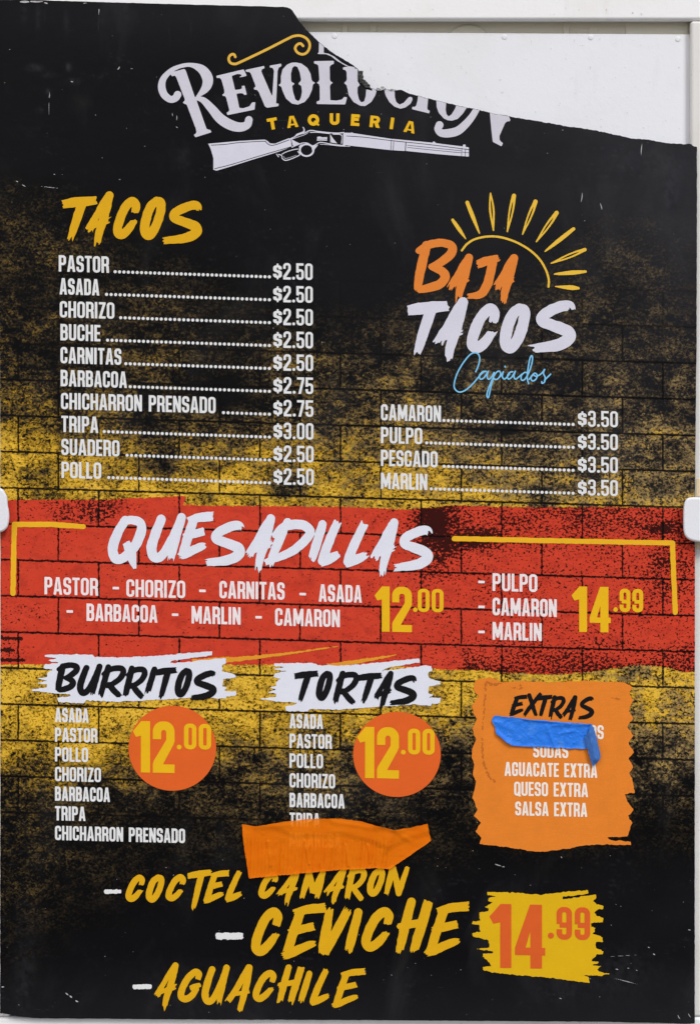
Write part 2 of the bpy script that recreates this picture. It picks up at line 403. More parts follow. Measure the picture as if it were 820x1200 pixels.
# ------------------------------------------------------------------ brush lettering: strokes in each letter's own box (u right, v down)
r_ = 1.0
BR = {
 'T': [([(.02, .12, .9), (.3, .085, 1.05), (.6, .06, 1.05), (.97, .035, .9)], .25, .45), ([(.57, .06, 1.0), (.42, .42, 1.0), (.3, .72, .85), (.2, .97, .62)], None, 1.3)],
 'A': [([(.85, .05, .75), (.64, .2, .8), (.42, .38, .72), (.24, .53, .85), (.05, .70, .95)], None, 1.2), ([(.87, .055, .9), (.76, .28, .95), (.61, .52, .95), (.47, .74, .85), (.40, .985, .62)], None, 1.5), ([(.2, .60, .55), (.5, .53, .6), (.72, .48, .55), (.94, .425, .45)], .6, 1.6), ([(.6, .55, .4), (.78, .515, .4), (.90, .49, .3)], None, 1.2)],
 'C': [([(.86, .37, .82), (.9, .20, .95), (.74, .11, 1.0), (.47, .26, 1.0), (.24, .56, 1.0), (.16, .80, 1.0), (.30, .90, 1.0), (.55, .80, .95), (.86, .55, .7)], .3, .6)],
 'O': [([(.66, .10, .95), (.40, .24, 1.0), (.20, .56, 1.05), (.17, .82, 1.0), (.36, .90, 1.0), (.62, .70, 1.0), (.82, .36, 1.0), (.84, .14, .95), (.66, .10, .9)], None, None)],
 'Â': [([(.80, .05, .8), (.60, .28, .9), (.36, .55, .92), (.08, .80, .85)], None, .9), ([(.84, .06, .9), (.76, .34, 1.0), (.64, .66, .95), (.50, .98, .8)], None, .9), ([(.3, .625, .5), (.52, .60, .6), (.84, .56, .5)], None, .5)],
 'S': [([(.96, .20, .6), (.88, .10, .9), (.66, .13, 1.0), (.36, .27, 1.0), (.32, .40, .95), (.58, .49, 1.05), (.86, .60, 1.1), (.88, .73, 1.1), (.62, .86, 1.05), (.04, .93, .7)], .8, .8)],
 'B': [([(.30, .10, 1.0), (.2, .42, 1.05), (.13, .7, 1.0), (.09, .96, .85)], None, .6), ([(.12, .20, .7), (.36, .085, .9), (.68, .05, .9), (.9, .12, .95), (.86, .27, 1.0), (.62, .42, .9), (.42, .50, .7)], None, None), ([(.42, .50, .7), (.66, .58, .95), (.74, .70, 1.0), (.6, .83, 1.0), (.3, .91, .9), (.08, .94, .7)], None, .5)],
 'J': [([(.36, .20, .9), (.62, .12, 1.0), (.98, .05, .75)], .3, .8), ([(.80, .10, 1.0), (.72, .42, 1.0), (.62, .70, 1.05), (.42, .91, .9), (.02, .955, .5)], None, .6)],
 'Q': [([(.44, .09, .9), (.24, .32, 1.0), (.1, .60, 1.05), (.16, .79, 1.0), (.36, .80, 1.0), (.66, .62, 1.0), (.86, .34, 1.05), (.86, .15, .95), (.62, .09, .9), (.40, .11, .8)], None, None), ([(.46, .50, .75), (.58, .66, 1.1), (.64, .84, .8), (.70, .98, .35)], .5, .3)],
 'U': [([(.36, .10, .95), (.20, .40, 1.05), (.1, .68, 1.05), (.18, .86, 1.0), (.38, .82, .95), (.62, .52, .85), (.90, .06, .85)], None, None), ([(.90, .06, .95), (.78, .36, 1.0), (.68, .66, .95), (.6, .97, .62)], None, 1.3)],
 'E': [([(.44, .15, .95), (.3, .5, 1.0), (.14, .95, .95)], None, 1.0), ([(.32, .155, .8), (.6, .085, .95), (.98, .055, 1.0)], .3, .4), ([(.2, .515, .75), (.45, .45, .85), (.72, .395, .85)], .4, .25), ([(.03, .945, .6), (.2, .90, .9), (.45, .80, .9), (.66, .725, .8), (.78, .70, .4)], .9, .6)],
 'D': [([(.48, .06, .8), (.32, .42, 1.0), (.2, .72, .9), (.12, .97, .6)], None, 1.0), ([(.24, .32, .7), (.44, .15, .95), (.76, .12, 1.0), (.93, .24, .95), (.84, .42, .95), (.55, .66, .9), (.04, .87, .6)], None, .5)],
 'I': [([(.82, .05, .9), (.6, .38, .95), (.38, .70, .95), (.2, .96, .75)], None, 1.1)],
 'L': [([(.82, .05, .85), (.52, .40, .95), (.28, .72, 1.0), (.18, .90, 1.0)], .4, None), ([(.08, .95, .8), (.34, .89, 1.0), (.62, .82, .95), (.95, .73, .6)], .4, .8)],
 'R': [([(.38, .07, .95), (.26, .42, 1.0), (.16, .72, .95), (.09, .97, .8)], None, 1.0), ([(.2, .27, .6), (.36, .17, .8), (.58, .105, .9), (.84, .11, .95), (.91, .23, .95), (.78, .41, .9), (.56, .54, .85), (.34, .62, .7)], None, None), ([(.40, .58, .8), (.54, .72, .95), (.68, .84, .95), (.82, .95, .8)], None, .6)],
 'X': [([(.94, .05, .8), (.60, .38, .95), (.32, .66, .95), (.06, .95, .75)], .3, .9), ([(.34, .12, .95), (.46, .40, 1.0), (.58, .70, .95), (.7, .94, .75)], None, .7)],
 'H': [([(.42, .05, .9), (.28, .38, 1.0), (.16, .70, .95), (.07, .95, .75)], None, .9), ([(.90, .05, 1.0), (.74, .40, 1.05), (.58, .72, 1.0), (.47, .98, .8)], .3, 1.1), ([(.03, .50, .75), (.35, .45, .8), (.72, .41, .8)], .5, .3)],
 'M': [([(.36, .08, .85), (.22, .5, 1.0), (.06, .92, .7)], None, 1.0), ([(.38, .09, .85), (.46, .42, .95), (.5, .72, .8)], None, .4), ([(.92, .06, .8), (.7, .42, .9), (.5, .74, .8)], None, .4), ([(.92, .06, .9), (.8, .5, 1.0), (.66, .95, .7)], None, 1.2)],
 'N': [([(.34, .10, .9), (.22, .5, 1.0), (.08, .93, .7)], None, 1.0), ([(.36, .11, .9), (.48, .46, 1.0), (.58, .86, .9)], None, None), ([(.94, .05, .7), (.76, .46, .9), (.58, .9, .8)], .9, .6)],
 'V': [([(.32, .10, .75), (.22, .45, 1.0), (.14, .75, 1.05), (.12, .94, 1.0)], .7, .6), ([(.92, .07, .9), (.66, .36, 1.0), (.40, .66, 1.0), (.16, .93, .9)], 1.2, .5)],
 'G': [([(.84, .30, .8), (.88, .15, .95), (.72, .10, 1.0), (.45, .27, 1.0), (.22, .56, 1.0), (.16, .80, 1.0), (.32, .89, 1.0), (.58, .80, .95), (.78, .60, .85)], .3, None), ([(.52, .58, .7), (.72, .52, .8), (.98, .46, .6)], .3, .5)],
}
def add_brush(fld, ch, b, pen, seed=0, rough=.09, fray=1.0):
    x0, y0, x1, y1 = b; x0, y0, x1 = x0 + pen * .24, y0 + pen * .12, x1 - pen * .24; wdt, hgt = x1 - x0, y1 - y0
    for k, (pts, f0, f1) in enumerate(BR[ch]):
        q = [(x0 + u * wdt, y0 + v * hgt, pen * .5 * ww) for u, v, ww in pts]
        fld.add(lambda X, Y, q=q, f0=f0, f1=f1, k=k: sd_stroke(X, Y, q, None if f0 is None else f0 * fray, None if f1 is None else f1 * fray, seed * 31 + k * 7 + ord(ch), rough),
                (x0 - pen, y0 - pen, x1 + pen, y1 + pen))
    return fld
def brush_field(letters, pen, h=.4, seed=1, rough=.09, fray=1.0):
    xs = [v for _, b in letters for v in (b[0], b[2])]; ys = [v for _, b in letters for v in (b[1], b[3])]
    f = Field(min(xs) - pen - 2, min(ys) - pen - 2, max(xs) + pen + 2, max(ys) + pen + 2, h)
    for i, (c, b) in enumerate(letters): add_brush(f, c, b, pen, seed + i, rough, fray)
    return f
def jag(fld, amp, sc, seed=3):
    X, Y = np.meshgrid(fld.x, fld.y)
    fld.F = fld.F + (fbm(X / sc, Y / sc, seed, 3) - .5) * 2 * amp
    return fld

# ------------------------------------------------------------------ outline of the torn board
TEAR = [(335, 7.6), (341, 9.5), (345, 15), (352, 26), (362, 37), (368.5, 44), (379, 53.5), (391, 61.5), (404, 69.5), (415, 77), (419.5, 81), (420, 92), (423, 96.5),
        (432, 102), (439, 103.5), (441.5, 105), (446, 105.5), (450, 104), (461, 105.5), (470, 105.2), (480, 108.8), (490, 111.5), (502, 115), (520, 119.2), (535, 123),
        (550, 126), (561, 128), (570, 131), (580, 132.8), (596, 135.6), (620, 139.5), (650, 145), (672, 148.4), (700, 153), (722, 157.6), (740, 161.3), (757, 162.7),
        (780, 166.8), (798, 168.4), (810, 168.2), (812, 171), (816.6, 171.5)]
OUT = [(-3, -1), (30, -1.4), (90, 1)] + TEAR + [(816, 400), (814.2, 575), (813.9, 800), (813.9, 1200.5), (700, 1198), (400, 1196), (262, 1195.6), (41, 1194), (22, 1192), (8, 1189), (0, 1188), (.4, 900), (.9, 640), (-1, 300)]
def sd_board(X, Y):
    f = sd_poly(X, Y, OUT)
    tear = (X > 333) & (Y < 185) & (X < 818)
    return f + np.where(tear, (fbm(X / 2.3, Y / 2.3, 4, 3) - .5) * 1.7 + (fbm(X / 9, Y / 9, 5, 2) - .5) * 1.2, (fbm(X / 6, Y / 6, 6, 2) - .5) * .7)

# ------------------------------------------------------------------ materials of the stand
def plastic(name, rgb, grime=.5, rough=.42, transl=0.0, scale=1.0):
    b = NB(name); o = b.obj(); c = lin(rgb)
    n1 = b.noise(o, 14 * scale, 4, .6); n2 = b.noise(o, 260 * scale, 3, .6); n3 = b.noise(b.vmul(o, (1, 1, .18)), 60 * scale, 3, .6)
    f1 = b.step(n1, .45, .75, 0, .35 * grime); f2 = b.step(n2, .66, .76, 0, .4 * grime); f3 = b.step(n3, .58, .74, 0, .22 * grime)
    col = b.mix(f1, c, lin([v * k for v, k in zip(rgb, (.93, .92, .88))]))
    col = b.mix(f3, col, lin([v * k for v, k in zip(rgb, (.90, .885, .85))]))
    col = b.mix(f2, col, lin((118, 112, 104)))
    b.bump(b.math('ADD', n2, b.math('MULTIPLY', n1, 2.0)), .25, .0006)
    m = b.fin(col, b.math('MULTIPLY_ADD', n1, .25, rough - .1), .35)
    if transl:
        tr = b.n('ShaderNodeBsdfTranslucent'); b.set(tr.inputs['Color'], col)
        mx = b.n('ShaderNodeMixShader'); mx.inputs[0].default_value = transl
        b.t.links.new(b.b.outputs[0], mx.inputs[1]); b.t.links.new(tr.outputs[0], mx.inputs[2]); b.t.links.new(mx.outputs[0], b.out.inputs['Surface'])
    return m
M_FRAME = plastic('stand_plastic', (238, 239, 241), 1.15)
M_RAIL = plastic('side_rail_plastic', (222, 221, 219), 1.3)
M_TAB = plastic('tab_plastic', (228, 231, 238), .6)
M_BACK = plastic('blank_sheet_plastic', (230, 233, 239), .75)
M_REAR = plastic('inner_wall_plastic', (242, 236, 218), .5, .5, .2)
M_SLOT = plastic('slot_plastic', (226, 205, 172), .6)
# pavement under the stand
b = NB('pavement'); o = b.obj()
n = b.noise(o, 6, 5, .6); n2 = b.noise(o, 180, 3, .6)
col = b.mix(n, lin((128, 124, 118)), lin((160, 156, 148))); col = b.mix(b.step(n2, .55, .7, 0, .5), col, lin((95, 92, 88)))
b.bump(n2, .5, .002); M_GROUND = b.fin(col, .85, .2)
bm = bmesh.new(); vs = [bm.verts.new(v) for v in ((-60, -60, 0), (60, -60, 0), (60, 60, 0), (-60, 60, 0))]; bm.faces.new(vs)
tag(bm_obj('pavement', bm, M_GROUND), kind='structure')

# ------------------------------------------------------------------ the white sign stand
SB = (0, .02, .0)
stand = empty('sign_stand', SB)
tag(stand, 'white moulded plastic sidewalk sign stand with rails around the black menu board', 'sign stand')
YF = .0052                                      # front face of the rails, just behind the board
def rail(name, box_, y0=YF, y1=.0118, bev=.0028, mat=M_FRAME):
    bm = bmesh.new(); pbox(bm, *box_, y0, y1); return bm_obj(name, bm, mat, stand, SB, bevel=(bev, 4))
rail('top_rail', (-70, -90, 888, 22.5))
rail('bottom_rail', (-70, 1193.2, 888, 1330))
rail('side_rail', (809.5, 23.2, 888, 1192.6), mat=M_RAIL); rail('side_rail', (-70, 23.2, 12, 1192.6))
# legs down to the pavement
for a, b_ in ((-70, 40), (780, 888)):
    bm = bmesh.new(); p0 = P(a, 1331, YF); p1 = P(b_, 1331, YF)
    box(bm, p0[0], YF + .001, 0, p1[0], .0117, p0[2]); bm_obj('foot', bm, M_FRAME, stand, SB, bevel=(.003, 3))
# inner wall of the stand, seen through the gap above the blank sheet
bm = bmesh.new(); pbox(bm, -60, -60, 880, 1300, .0182, .0215); rear = bm_obj('inner_wall', bm, M_REAR, stand, SB, bevel=(.002, 2))
def rib(px0, px1, d=.004):
    bm = bmesh.new(); pbox(bm, px0, -40, px1, 700, .0182 - d, .0180); return bm_obj('rib', bm, M_REAR, rear, SB, bevel=(.0004, 2))
rib(401, 407, .0018); rib(433, 441, .0012); rib(660, 667, .0018); rib(690, 700, .0009); rib(733, 806, .0016)
bm = bmesh.new()
cx, _, cz = P(549, 57, .017)
bmesh.ops.create_cone(bm, cap_ends=True, segments=48, radius1=.023, radius2=.021, depth=.0016)
bmesh.ops.rotate(bm, verts=bm.verts, cent=(0, 0, 0), matrix=__import__('mathutils').Matrix.Rotation(R(90), 3, 'X'))
bmesh.ops.translate(bm, verts=bm.verts, vec=(cx, .0173, cz)); bm_obj('boss', bm, M_REAR, rear, SB, bevel=(.0006, 3))
# tabs that turn over the board's edges
def tab(outline, th, px, py, slot):
    bm = bmesh.new()
    q = spline(outline, 5, True)[:-1]
    front = [bm.verts.new(P(x, y, -.0012 - th)) for x, y in q]
    back = [bm.verts.new(P(x, y, -.0012)) for x, y in q]
    n = len(q); bm.faces.new(front); bm.faces.new(back[::-1])
    for i in range(n): bm.faces.new([front[i], back[i], back[(i + 1) % n], front[(i + 1) % n]])
    t = bm_obj('retaining_tab', bm, M_TAB, stand, SB, bevel=(.0022, 4))
    bm = bmesh.new(); a = P(px - 9, py, -.0012); box(bm, a[0], -.0011, a[2] - .008, a[0] + .014, YF + .004, a[2] + .008)
    bm_obj('pivot', bm, M_TAB, t, SB)
    for s in slot:
        bm = bmesh.new(); pbox(bm, *s, YF - .0006, YF + .002); bm_obj('slot', bm, M_SLOT, stand, SB)
tab([(806, 583.5), (814, 582.5), (824, 583), (846, 583), (852, 590), (853, 610), (852, 628), (846, 635), (824, 635.5), (813, 634.5), (805, 631), (801, 624), (800.2, 610), (800.5, 596), (802, 588)], .007, 845, 609, [(815.6, 561, 821, 582), (815.6, 636, 821, 643)])
tab([(2, 572.6), (6, 577), (8.6, 583), (9.3, 592), (10.6, 599), (11, 606), (10, 614), (8, 619), (3, 623), (-6, 624.5), (-30, 625), (-38, 618), (-40, 600), (-38, 580), (-30, 572.5), (-8, 571.5)], .007, -20, 598, [])

# ------------------------------------------------------------------ blank white sheet standing behind the board
bm = bmesh.new()
a = P(-60, 1240, .0128); q = [(P(-60, 30.0, .0128)), P(344, 36.6, .0128), P(828, 39.7, .0128), P(828, 1240, .0128), P(-60, 1240, .0128)]
fr = [bm.verts.new(v) for v in q]; bk = [bm.verts.new((v[0], .0160, v[2])) for v in q]
bm.faces.new(fr); bm.faces.new(bk[::-1])
for i in range(5): bm.faces.new([fr[i], bk[i], bk[(i + 1) % 5], fr[(i + 1) % 5]])
BSB = (0, .0144, P(0, 1240, .0128)[2])
sheet = empty('blank_sheet', BSB)
tag(sheet, 'blank white plastic sheet showing behind the torn top corner of the menu board', 'sheet')
bm_obj('sheet_panel', bm, M_BACK, sheet, BSB, bevel=(.0006, 2))
for px, py in ((392, 41.5), (591, 42.5), (692, 43), (794, 45)):
    bm = bmesh.new(); c = P(px, py, .0126)
    bmesh.ops.create_uvsphere(bm, u_segments=20, v_segments=10, radius=.0024)
    for v in bm.verts: v.co = Vector((c[0] + v.co.x, c[1] + v.co.y * .14, c[2] + v.co.z))
    bm_obj('rivet', bm, M_BACK, sheet, BSB, smooth=True)

# ------------------------------------------------------------------ the printed board
ORG = (0, 0, P(0, 1200)[2])
board = empty('menu_board', ORG)
tag(board, 'black taqueria menu board with red and yellow brick print, its top right corner torn off', 'menu board')

RED = [(-6, 586), (60, 585.6), (120, 585.2), (200, 582), (217.6, 581.3), (216.4, 586), (214.8, 591.5), (240, 592.6), (330, 593.4), (400, 594), (455, 596), (474, 597.2), (500, 595), (530, 592), (600, 594.4), (700, 594), (760, 594.6), (826, 596.5),
       (826, 787), (800, 788), (780, 782), (742, 779.5), (715, 784), (690, 788), (650, 791), (620, 789.5), (590, 789), (566, 786), (520, 785), (500, 783), (462, 781), (400, 780), (330, 779.5), (262, 779), (240, 780), (165, 779), (90, 778.4), (52, 779), (0, 779), (-6, 779)]
# how much of the yellow stone print shows, by region of the artwork
CX = [0, 60, 130, 200, 270, 330, 400, 450, 540, 620, 700, 760, 820]
CY = [-20, 200, 250, 300, 340, 380, 420, 460, 500, 540, 575, 600, 780, 800, 830, 865, 900, 930, 960, 1000, 1050, 1100, 1220]
TY = [[0] * 13, [0] * 13,
 [.14, .12, .02, 0, 0, 0, 0, 0, 0, 0, .02, .03, 0],
 [.12, .22, .10, .03, .01, 0, 0, 0, 0, .02, .10, .12, .03],
 [.10, .12, .14, .14, .04, .02, .01, .02, .06, .10, .10, .10, .06],
 [.24, .16, .16, .16, .08, .12, .06, .10, .14, .20, .18, .16, .14],
 [.18, .14, .20, .20, .08, .26, .14, .18, .18, .18, .16, .18, .18],
 [.34, .26, .24, .22, .08, .24, .26, .30, .26, .2, .22, .24, .22],
 [.56, .48, .32, .24, .28, .30, .32, .42, .34, .26, .32, .34, .30],
 [.92, .82, .76, .62, .62, .72, .62, .64, .48, .44, .40, .36, .36],
 [.92, .84, .84, .88, .94, .62, .88, .86, .74, .56, .50, .50, .50],
 [.85] * 13, [.98, .96, .96, .96, .97, .97, .97, .95, .92, .92, .93, .9, .9],
 [.97, .94, .94, .94, .96, .96, .95, .93, .9, .9, .92, .88, .87],
 [.96, .93, .94, .90, .90, .94, .92, .82, .76, .74, .76, .74, .73],
 [.80, .80, .84, .66, .66, .74, .62, .50, .44, .42, .42, .42, .42],
 [.60, .58, .44, .24, .26, .32, .30, .27, .24, .23, .22, .26, .28],
 [.20, .18, .17, .14, .18, .26, .24, .2, .18, .16, .14, .17, .19],
 [.15, .13, .11, .10, .12, .18, .20, .15, .10, .08, .08, .08, .10],
 [.16, .14, .10, .06, .06, .08, .08, .06, .05, .04, .04, .04, .05],
 [.13, .09, .05, .02, 0, 0, 0, 0, 0, 0, 0, 0, 0], [.06, .03, .01, 0, 0, 0, 0, 0, 0, 0, 0, 0, 0], [0] * 13]
def table(tab, X, Y):
    T = np.array(tab, float); cx = np.array(CX, float); cy = np.array(CY, float)
    i = np.clip(np.searchsorted(cx, X) - 1, 0, len(cx) - 2); j = np.clip(np.searchsorted(cy, Y) - 1, 0, len(cy) - 2)
    u = np.clip((X - cx[i]) / (cx[i + 1] - cx[i]), 0, 1); v = np.clip((Y - cy[j]) / (cy[j + 1] - cy[j]), 0, 1)
    return (T[j, i] * (1 - u) + T[j, i + 1] * u) * (1 - v) + (T[j + 1, i] * (1 - u) + T[j + 1, i + 1] * u) * v
def blob(X, Y, cx, cy, rx, ry): return np.exp(-(((X - cx) / rx) ** 2 + ((Y - cy) / ry) ** 2))

f = Field(-6, -6, 820, 1204, 2.0); f.add(sd_board)
v2, z, seg = march(f, merge=False)
# weld, so that the front is one sheet
key = np.round(v2 * 512).astype(np.int64); key = key[:, 0] * 10000019 + key[:, 1]
_, ui, inv = np.unique(key, return_index=True, return_inverse=True)
p2 = v2[ui]; nf = len(p2)
TB = .0040
s2 = seg.reshape(-1, 2)                          # side walls
wv = np.concatenate([to3(s2, 0.0), to3(s2, TB)]); k = len(seg)
wl = np.stack([2 * np.arange(k) + 1, 2 * np.arange(k), 2 * np.arange(k) + 2 * k, 2 * np.arange(k) + 2 * k + 1], 1).ravel()
fb = Field(-6, -6, 820, 1204, 2.0); fb.F = f.F
vb, zb, _ = march(fb)                            # back sheet
V3 = np.concatenate([to3(p2, 0.0), wv, to3(vb, TB)])
LO = np.concatenate([inv.ravel(), wl + nf, np.arange(len(vb)) + nf + len(wv)])
SZ = np.concatenate([z, np.full(k, 4), zb]); MI = np.concatenate([np.zeros(len(z)), np.ones(k + len(zb))])

# print material
b = NB('brick_print')
at = lambda nm: b.n('ShaderNodeAttribute', attribute_name=nm)
px = at('layout').outputs['Vector']; yel = at('yellow').outputs['Fac']; red = at('red').outputs['Fac']; spk = at('speck').outputs['Fac']
sx = b.n('ShaderNodeSeparateXYZ'); b.set(sx.inputs[0], px); X_, Y_ = sx.outputs[0], sx.outputs[1]
g1 = b.noise(b.vmul(px, (.23, .32, 1)), 1.0, 3, .72, .3)                 # stone grain
g2 = b.noise(b.vmul(px, (.055, .075, 1)), 1.0, 3, .6, .4)
g3 = b.noise(b.vadd(b.vmul(px, (.34, .40, 1)), (31, 7, 0)), 1.0, 2, .6)
g4 = b.noise(b.vmul(px, (.02, .03, 1)), 1.0, 3, .55)
g5 = b.noise(b.vadd(b.vmul(px, (.30, .33, 1)), (13, 57, 0)), 1.0, 2, .7, .8)
pit = b.step(b.noise(b.vadd(b.vmul(px, (.27, .33, 1)), (71, 3, 0)), 1.0, 1, .6, .6), .58, .66)
# mortar joints
wob = b.math('MULTIPLY', b.math('SUBTRACT', b.noise(b.vmul(px, (.12, .12, 1)), 1.0, 3, .6), .5), 2.6)
rowv = b.math('DIVIDE', b.math('ADD', b.math('SUBTRACT', b.math('MULTIPLY_ADD', X_, -.0292, Y_), 571.2 - 42.3 * 40), wob), 42.3)
row = b.math('FLOOR', rowv); fr = b.math('FRACT', rowv)
par = b.math('MODULO', row, 2.0)
hl = b.math('MULTIPLY', b.math('MINIMUM', fr, b.math('SUBTRACT', 1.0, fr)), 42.3)
cv = b.math('DIVIDE', b.math('ADD', b.math('SUBTRACT', b.math('MULTIPLY_ADD', par, -47.1, X_), 21.3 - 94.4 * 20), wob), 94.4)
cell = b.math('FLOOR', cv); fc = b.math('FRACT', cv); vl = b.math('MULTIPLY', b.math('MINIMUM', fc, b.math('SUBTRACT', 1.0, fc)), 94.4)
wd = b.math('MULTIPLY_ADD', g1, 3.4, -.55)
# every stone has a tone of its own
cmb = b.n('ShaderNodeCombineXYZ'); b.set(cmb.inputs[0], cell); b.set(cmb.inputs[1], row)
wn = b.n('ShaderNodeTexWhiteNoise', noise_dimensions='2D'); b.set(wn.inputs['Vector'], cmb.outputs[0]); rndc = wn.outputs['Value']
tone = b.math('MULTIPLY_ADD', b.math('SUBTRACT', g1, .5), 1.9, b.math('MULTIPLY_ADD', yel, .50, .40))
tone = b.math('MULTIPLY_ADD', b.math('SUBTRACT', g5, .5), 2.2, tone)
tone = b.math('MULTIPLY_ADD', b.math('SUBTRACT', g2, .5), 1.4, tone)
tone = b.math('MULTIPLY_ADD', b.math('SUBTRACT', g4, .5), .7, tone)
tone = b.math('MULTIPLY_ADD', b.math('SUBTRACT', rndc, .5), b.math('MULTIPLY', b.step(yel, .05, .4), .14), tone)
tone = b.math('SUBTRACT', tone, b.math('MULTIPLY', pit, .42))
rp = b.n('ShaderNodeValToRGB'); b.set(rp.inputs[0], tone); el = rp.color_ramp.elements
K0 = lin((6, 6, 8))
for k_, (ps, cc_) in enumerate(((.14, (10, 9, 10)), (.34, (62, 54, 30)), (.50, (128, 104, 50)), (.66, (192, 150, 56)), (.92, (226, 186, 88)))):
    e_ = el[k_] if k_ < 2 else el.new(ps)
    e_.position = ps; e_.color = tuple(lin(cc_)) + (1,)
ybr = b.math('ADD', b.math('MULTIPLY', b.math('SUBTRACT', rndc, .5), b.math('MULTIPLY', yel, .22)), yel, clamp=True)
gm = b.noise(b.vadd(b.vmul(px, (.085, .12, 1)), (3, 41, 0)), 1.0, 4, .68, .7)
gate = b.step(yel, .0, .3)
ym = b.math('MULTIPLY_ADD', b.math('MULTIPLY', b.math('SUBTRACT', gm, .5), gate), 1.7, ybr)
ym = b.math('MULTIPLY_ADD', b.math('MULTIPLY', b.math('SUBTRACT', g4, .5), gate), 1.1, ym, clamp=True)
pit2 = b.step(b.noise(b.vadd(b.vmul(px, (.30, .36, 1)), (17, 93, 0)), 1.0, 2, .62, .5), .57, .62)
bri = b.math('MULTIPLY', b.math('POWER', ym, 1.4), b.math('MULTIPLY_ADD', pit2, -.58, 1.04))
ys = b.n('ShaderNodeVectorMath', operation='SCALE'); b.set(ys.inputs[0], rp.outputs[0]); b.set(ys.inputs['Scale'], bri)
hs = b.n('ShaderNodeHueSaturation'); b.set(hs.inputs['Color'], ys.outputs[0]); b.set(hs.inputs['Saturation'], b.step(b.math('MULTIPLY_ADD', X_, -.0005, ym), -.1, .6, .80, 1.08))
col = b.mix(b.step(yel, -.02, .06), K0, hs.outputs['Color'])
bb_ = b.n('ShaderNodeVectorMath', operation='ADD'); b.set(bb_.inputs[0], col); bb_.inputs[1].default_value = K0; col = bb_.outputs[0]
glare_smudge = at('mix_amt').outputs['Fac']  # painted glare plus grey smudges, both mixed into the print colour
col = b.mix(glare_smudge, col, lin((128, 128, 138)))
# red band
rs = b.math('MULTIPLY_ADD', b.math('SUBTRACT', g3, .5), 1.3, b.math('MULTIPLY_ADD', b.math('SUBTRACT', g1, .5), 1.5, spk))
rm = b.step(rs, .47, .58)
rc = b.mix(g4, lin((200, 58, 38)), lin((214, 74, 50)))
gr_ = b.noise(b.vadd(b.vmul(px, (.06, .09, 1)), (8, 19, 0)), 1.0, 4, .7, .5)
rc = b.mix(b.step(g3, .35, .75, 0, .22), rc, lin((168, 50, 38)))
rc = b.mix(b.step(gr_, .44, .68, 0, .5), rc, lin((160, 46, 36)))
rc = b.mix(b.math('MULTIPLY', rm, .95), rc, lin((26, 10, 10)))
redm = b.step(b.math('MULTIPLY_ADD', b.math('SUBTRACT', g3, .5), 1.2, red), -.12, .12)
col = b.mix(redm, col, rc)
jm = b.math('MAXIMUM', b.step(b.math('SUBTRACT', hl, wd), -.45, .55, 1, 0), b.step(b.math('SUBTRACT', vl, wd), -.6, .4, 1, 0))
mix_amt = b.step(Y_, 270, 460)
mix_amt = b.math('MULTIPLY', mix_amt, b.step(Y_, 940, 1010, 1, 0))
col = b.mix(b.math('MULTIPLY', b.math('MULTIPLY', jm, .98), mix_amt), col, lin((9, 7, 8)))
# wear: scuffs, hazy rubs and pin specks on the plastic
hz = b.step(b.noise(b.vmul(px, (.012, .006, 1)), 1.0, 4, .6, .6), .5, .78, 0, .02)
st_ = b.step(b.noise(b.vmul(px, (.16, .011, 1)), 1.0, 3, .65, .2), .62, .80, 0, .05)
stm = b.math('MULTIPLY', st_, b.step(Y_, 20, 60, 1, 0))
pin = b.step(b.noise(b.vadd(b.vmul(px, (.42, .60, 1)), (5, 9, 0)), 1.0, 2, .7), .775, .81, 0, .5)
pin = b.math('MULTIPLY', pin, b.step(b.noise(b.vmul(px, (.02, .02, 1)), 1.0, 2, .5), .42, .6))
scr = b.step(b.noise(b.vmul(px, (.03, .75, 1)), 1.0, 3, .7, .5), .70, .78, 0, .08)
wear = b.math('ADD', b.math('ADD', hz, stm), b.math('ADD', pin, scr), clamp=True)
wear = b.math('MULTIPLY', wear, b.step(red, -.1, .1, 1, .35))
col = b.mix(wear, col, lin((190, 188, 186)))
b.bump(b.math('ADD', b.math('MULTIPLY', g4, 3.0), b.math('MULTIPLY', g2, .3)), .25, .0006)
M_PRINT = b.fin(col, b.math('MULTIPLY_ADD', g4, .3, .28), .07)
M_EDGE = ink('cut_edge_plastic', (150, 150, 152), .3)

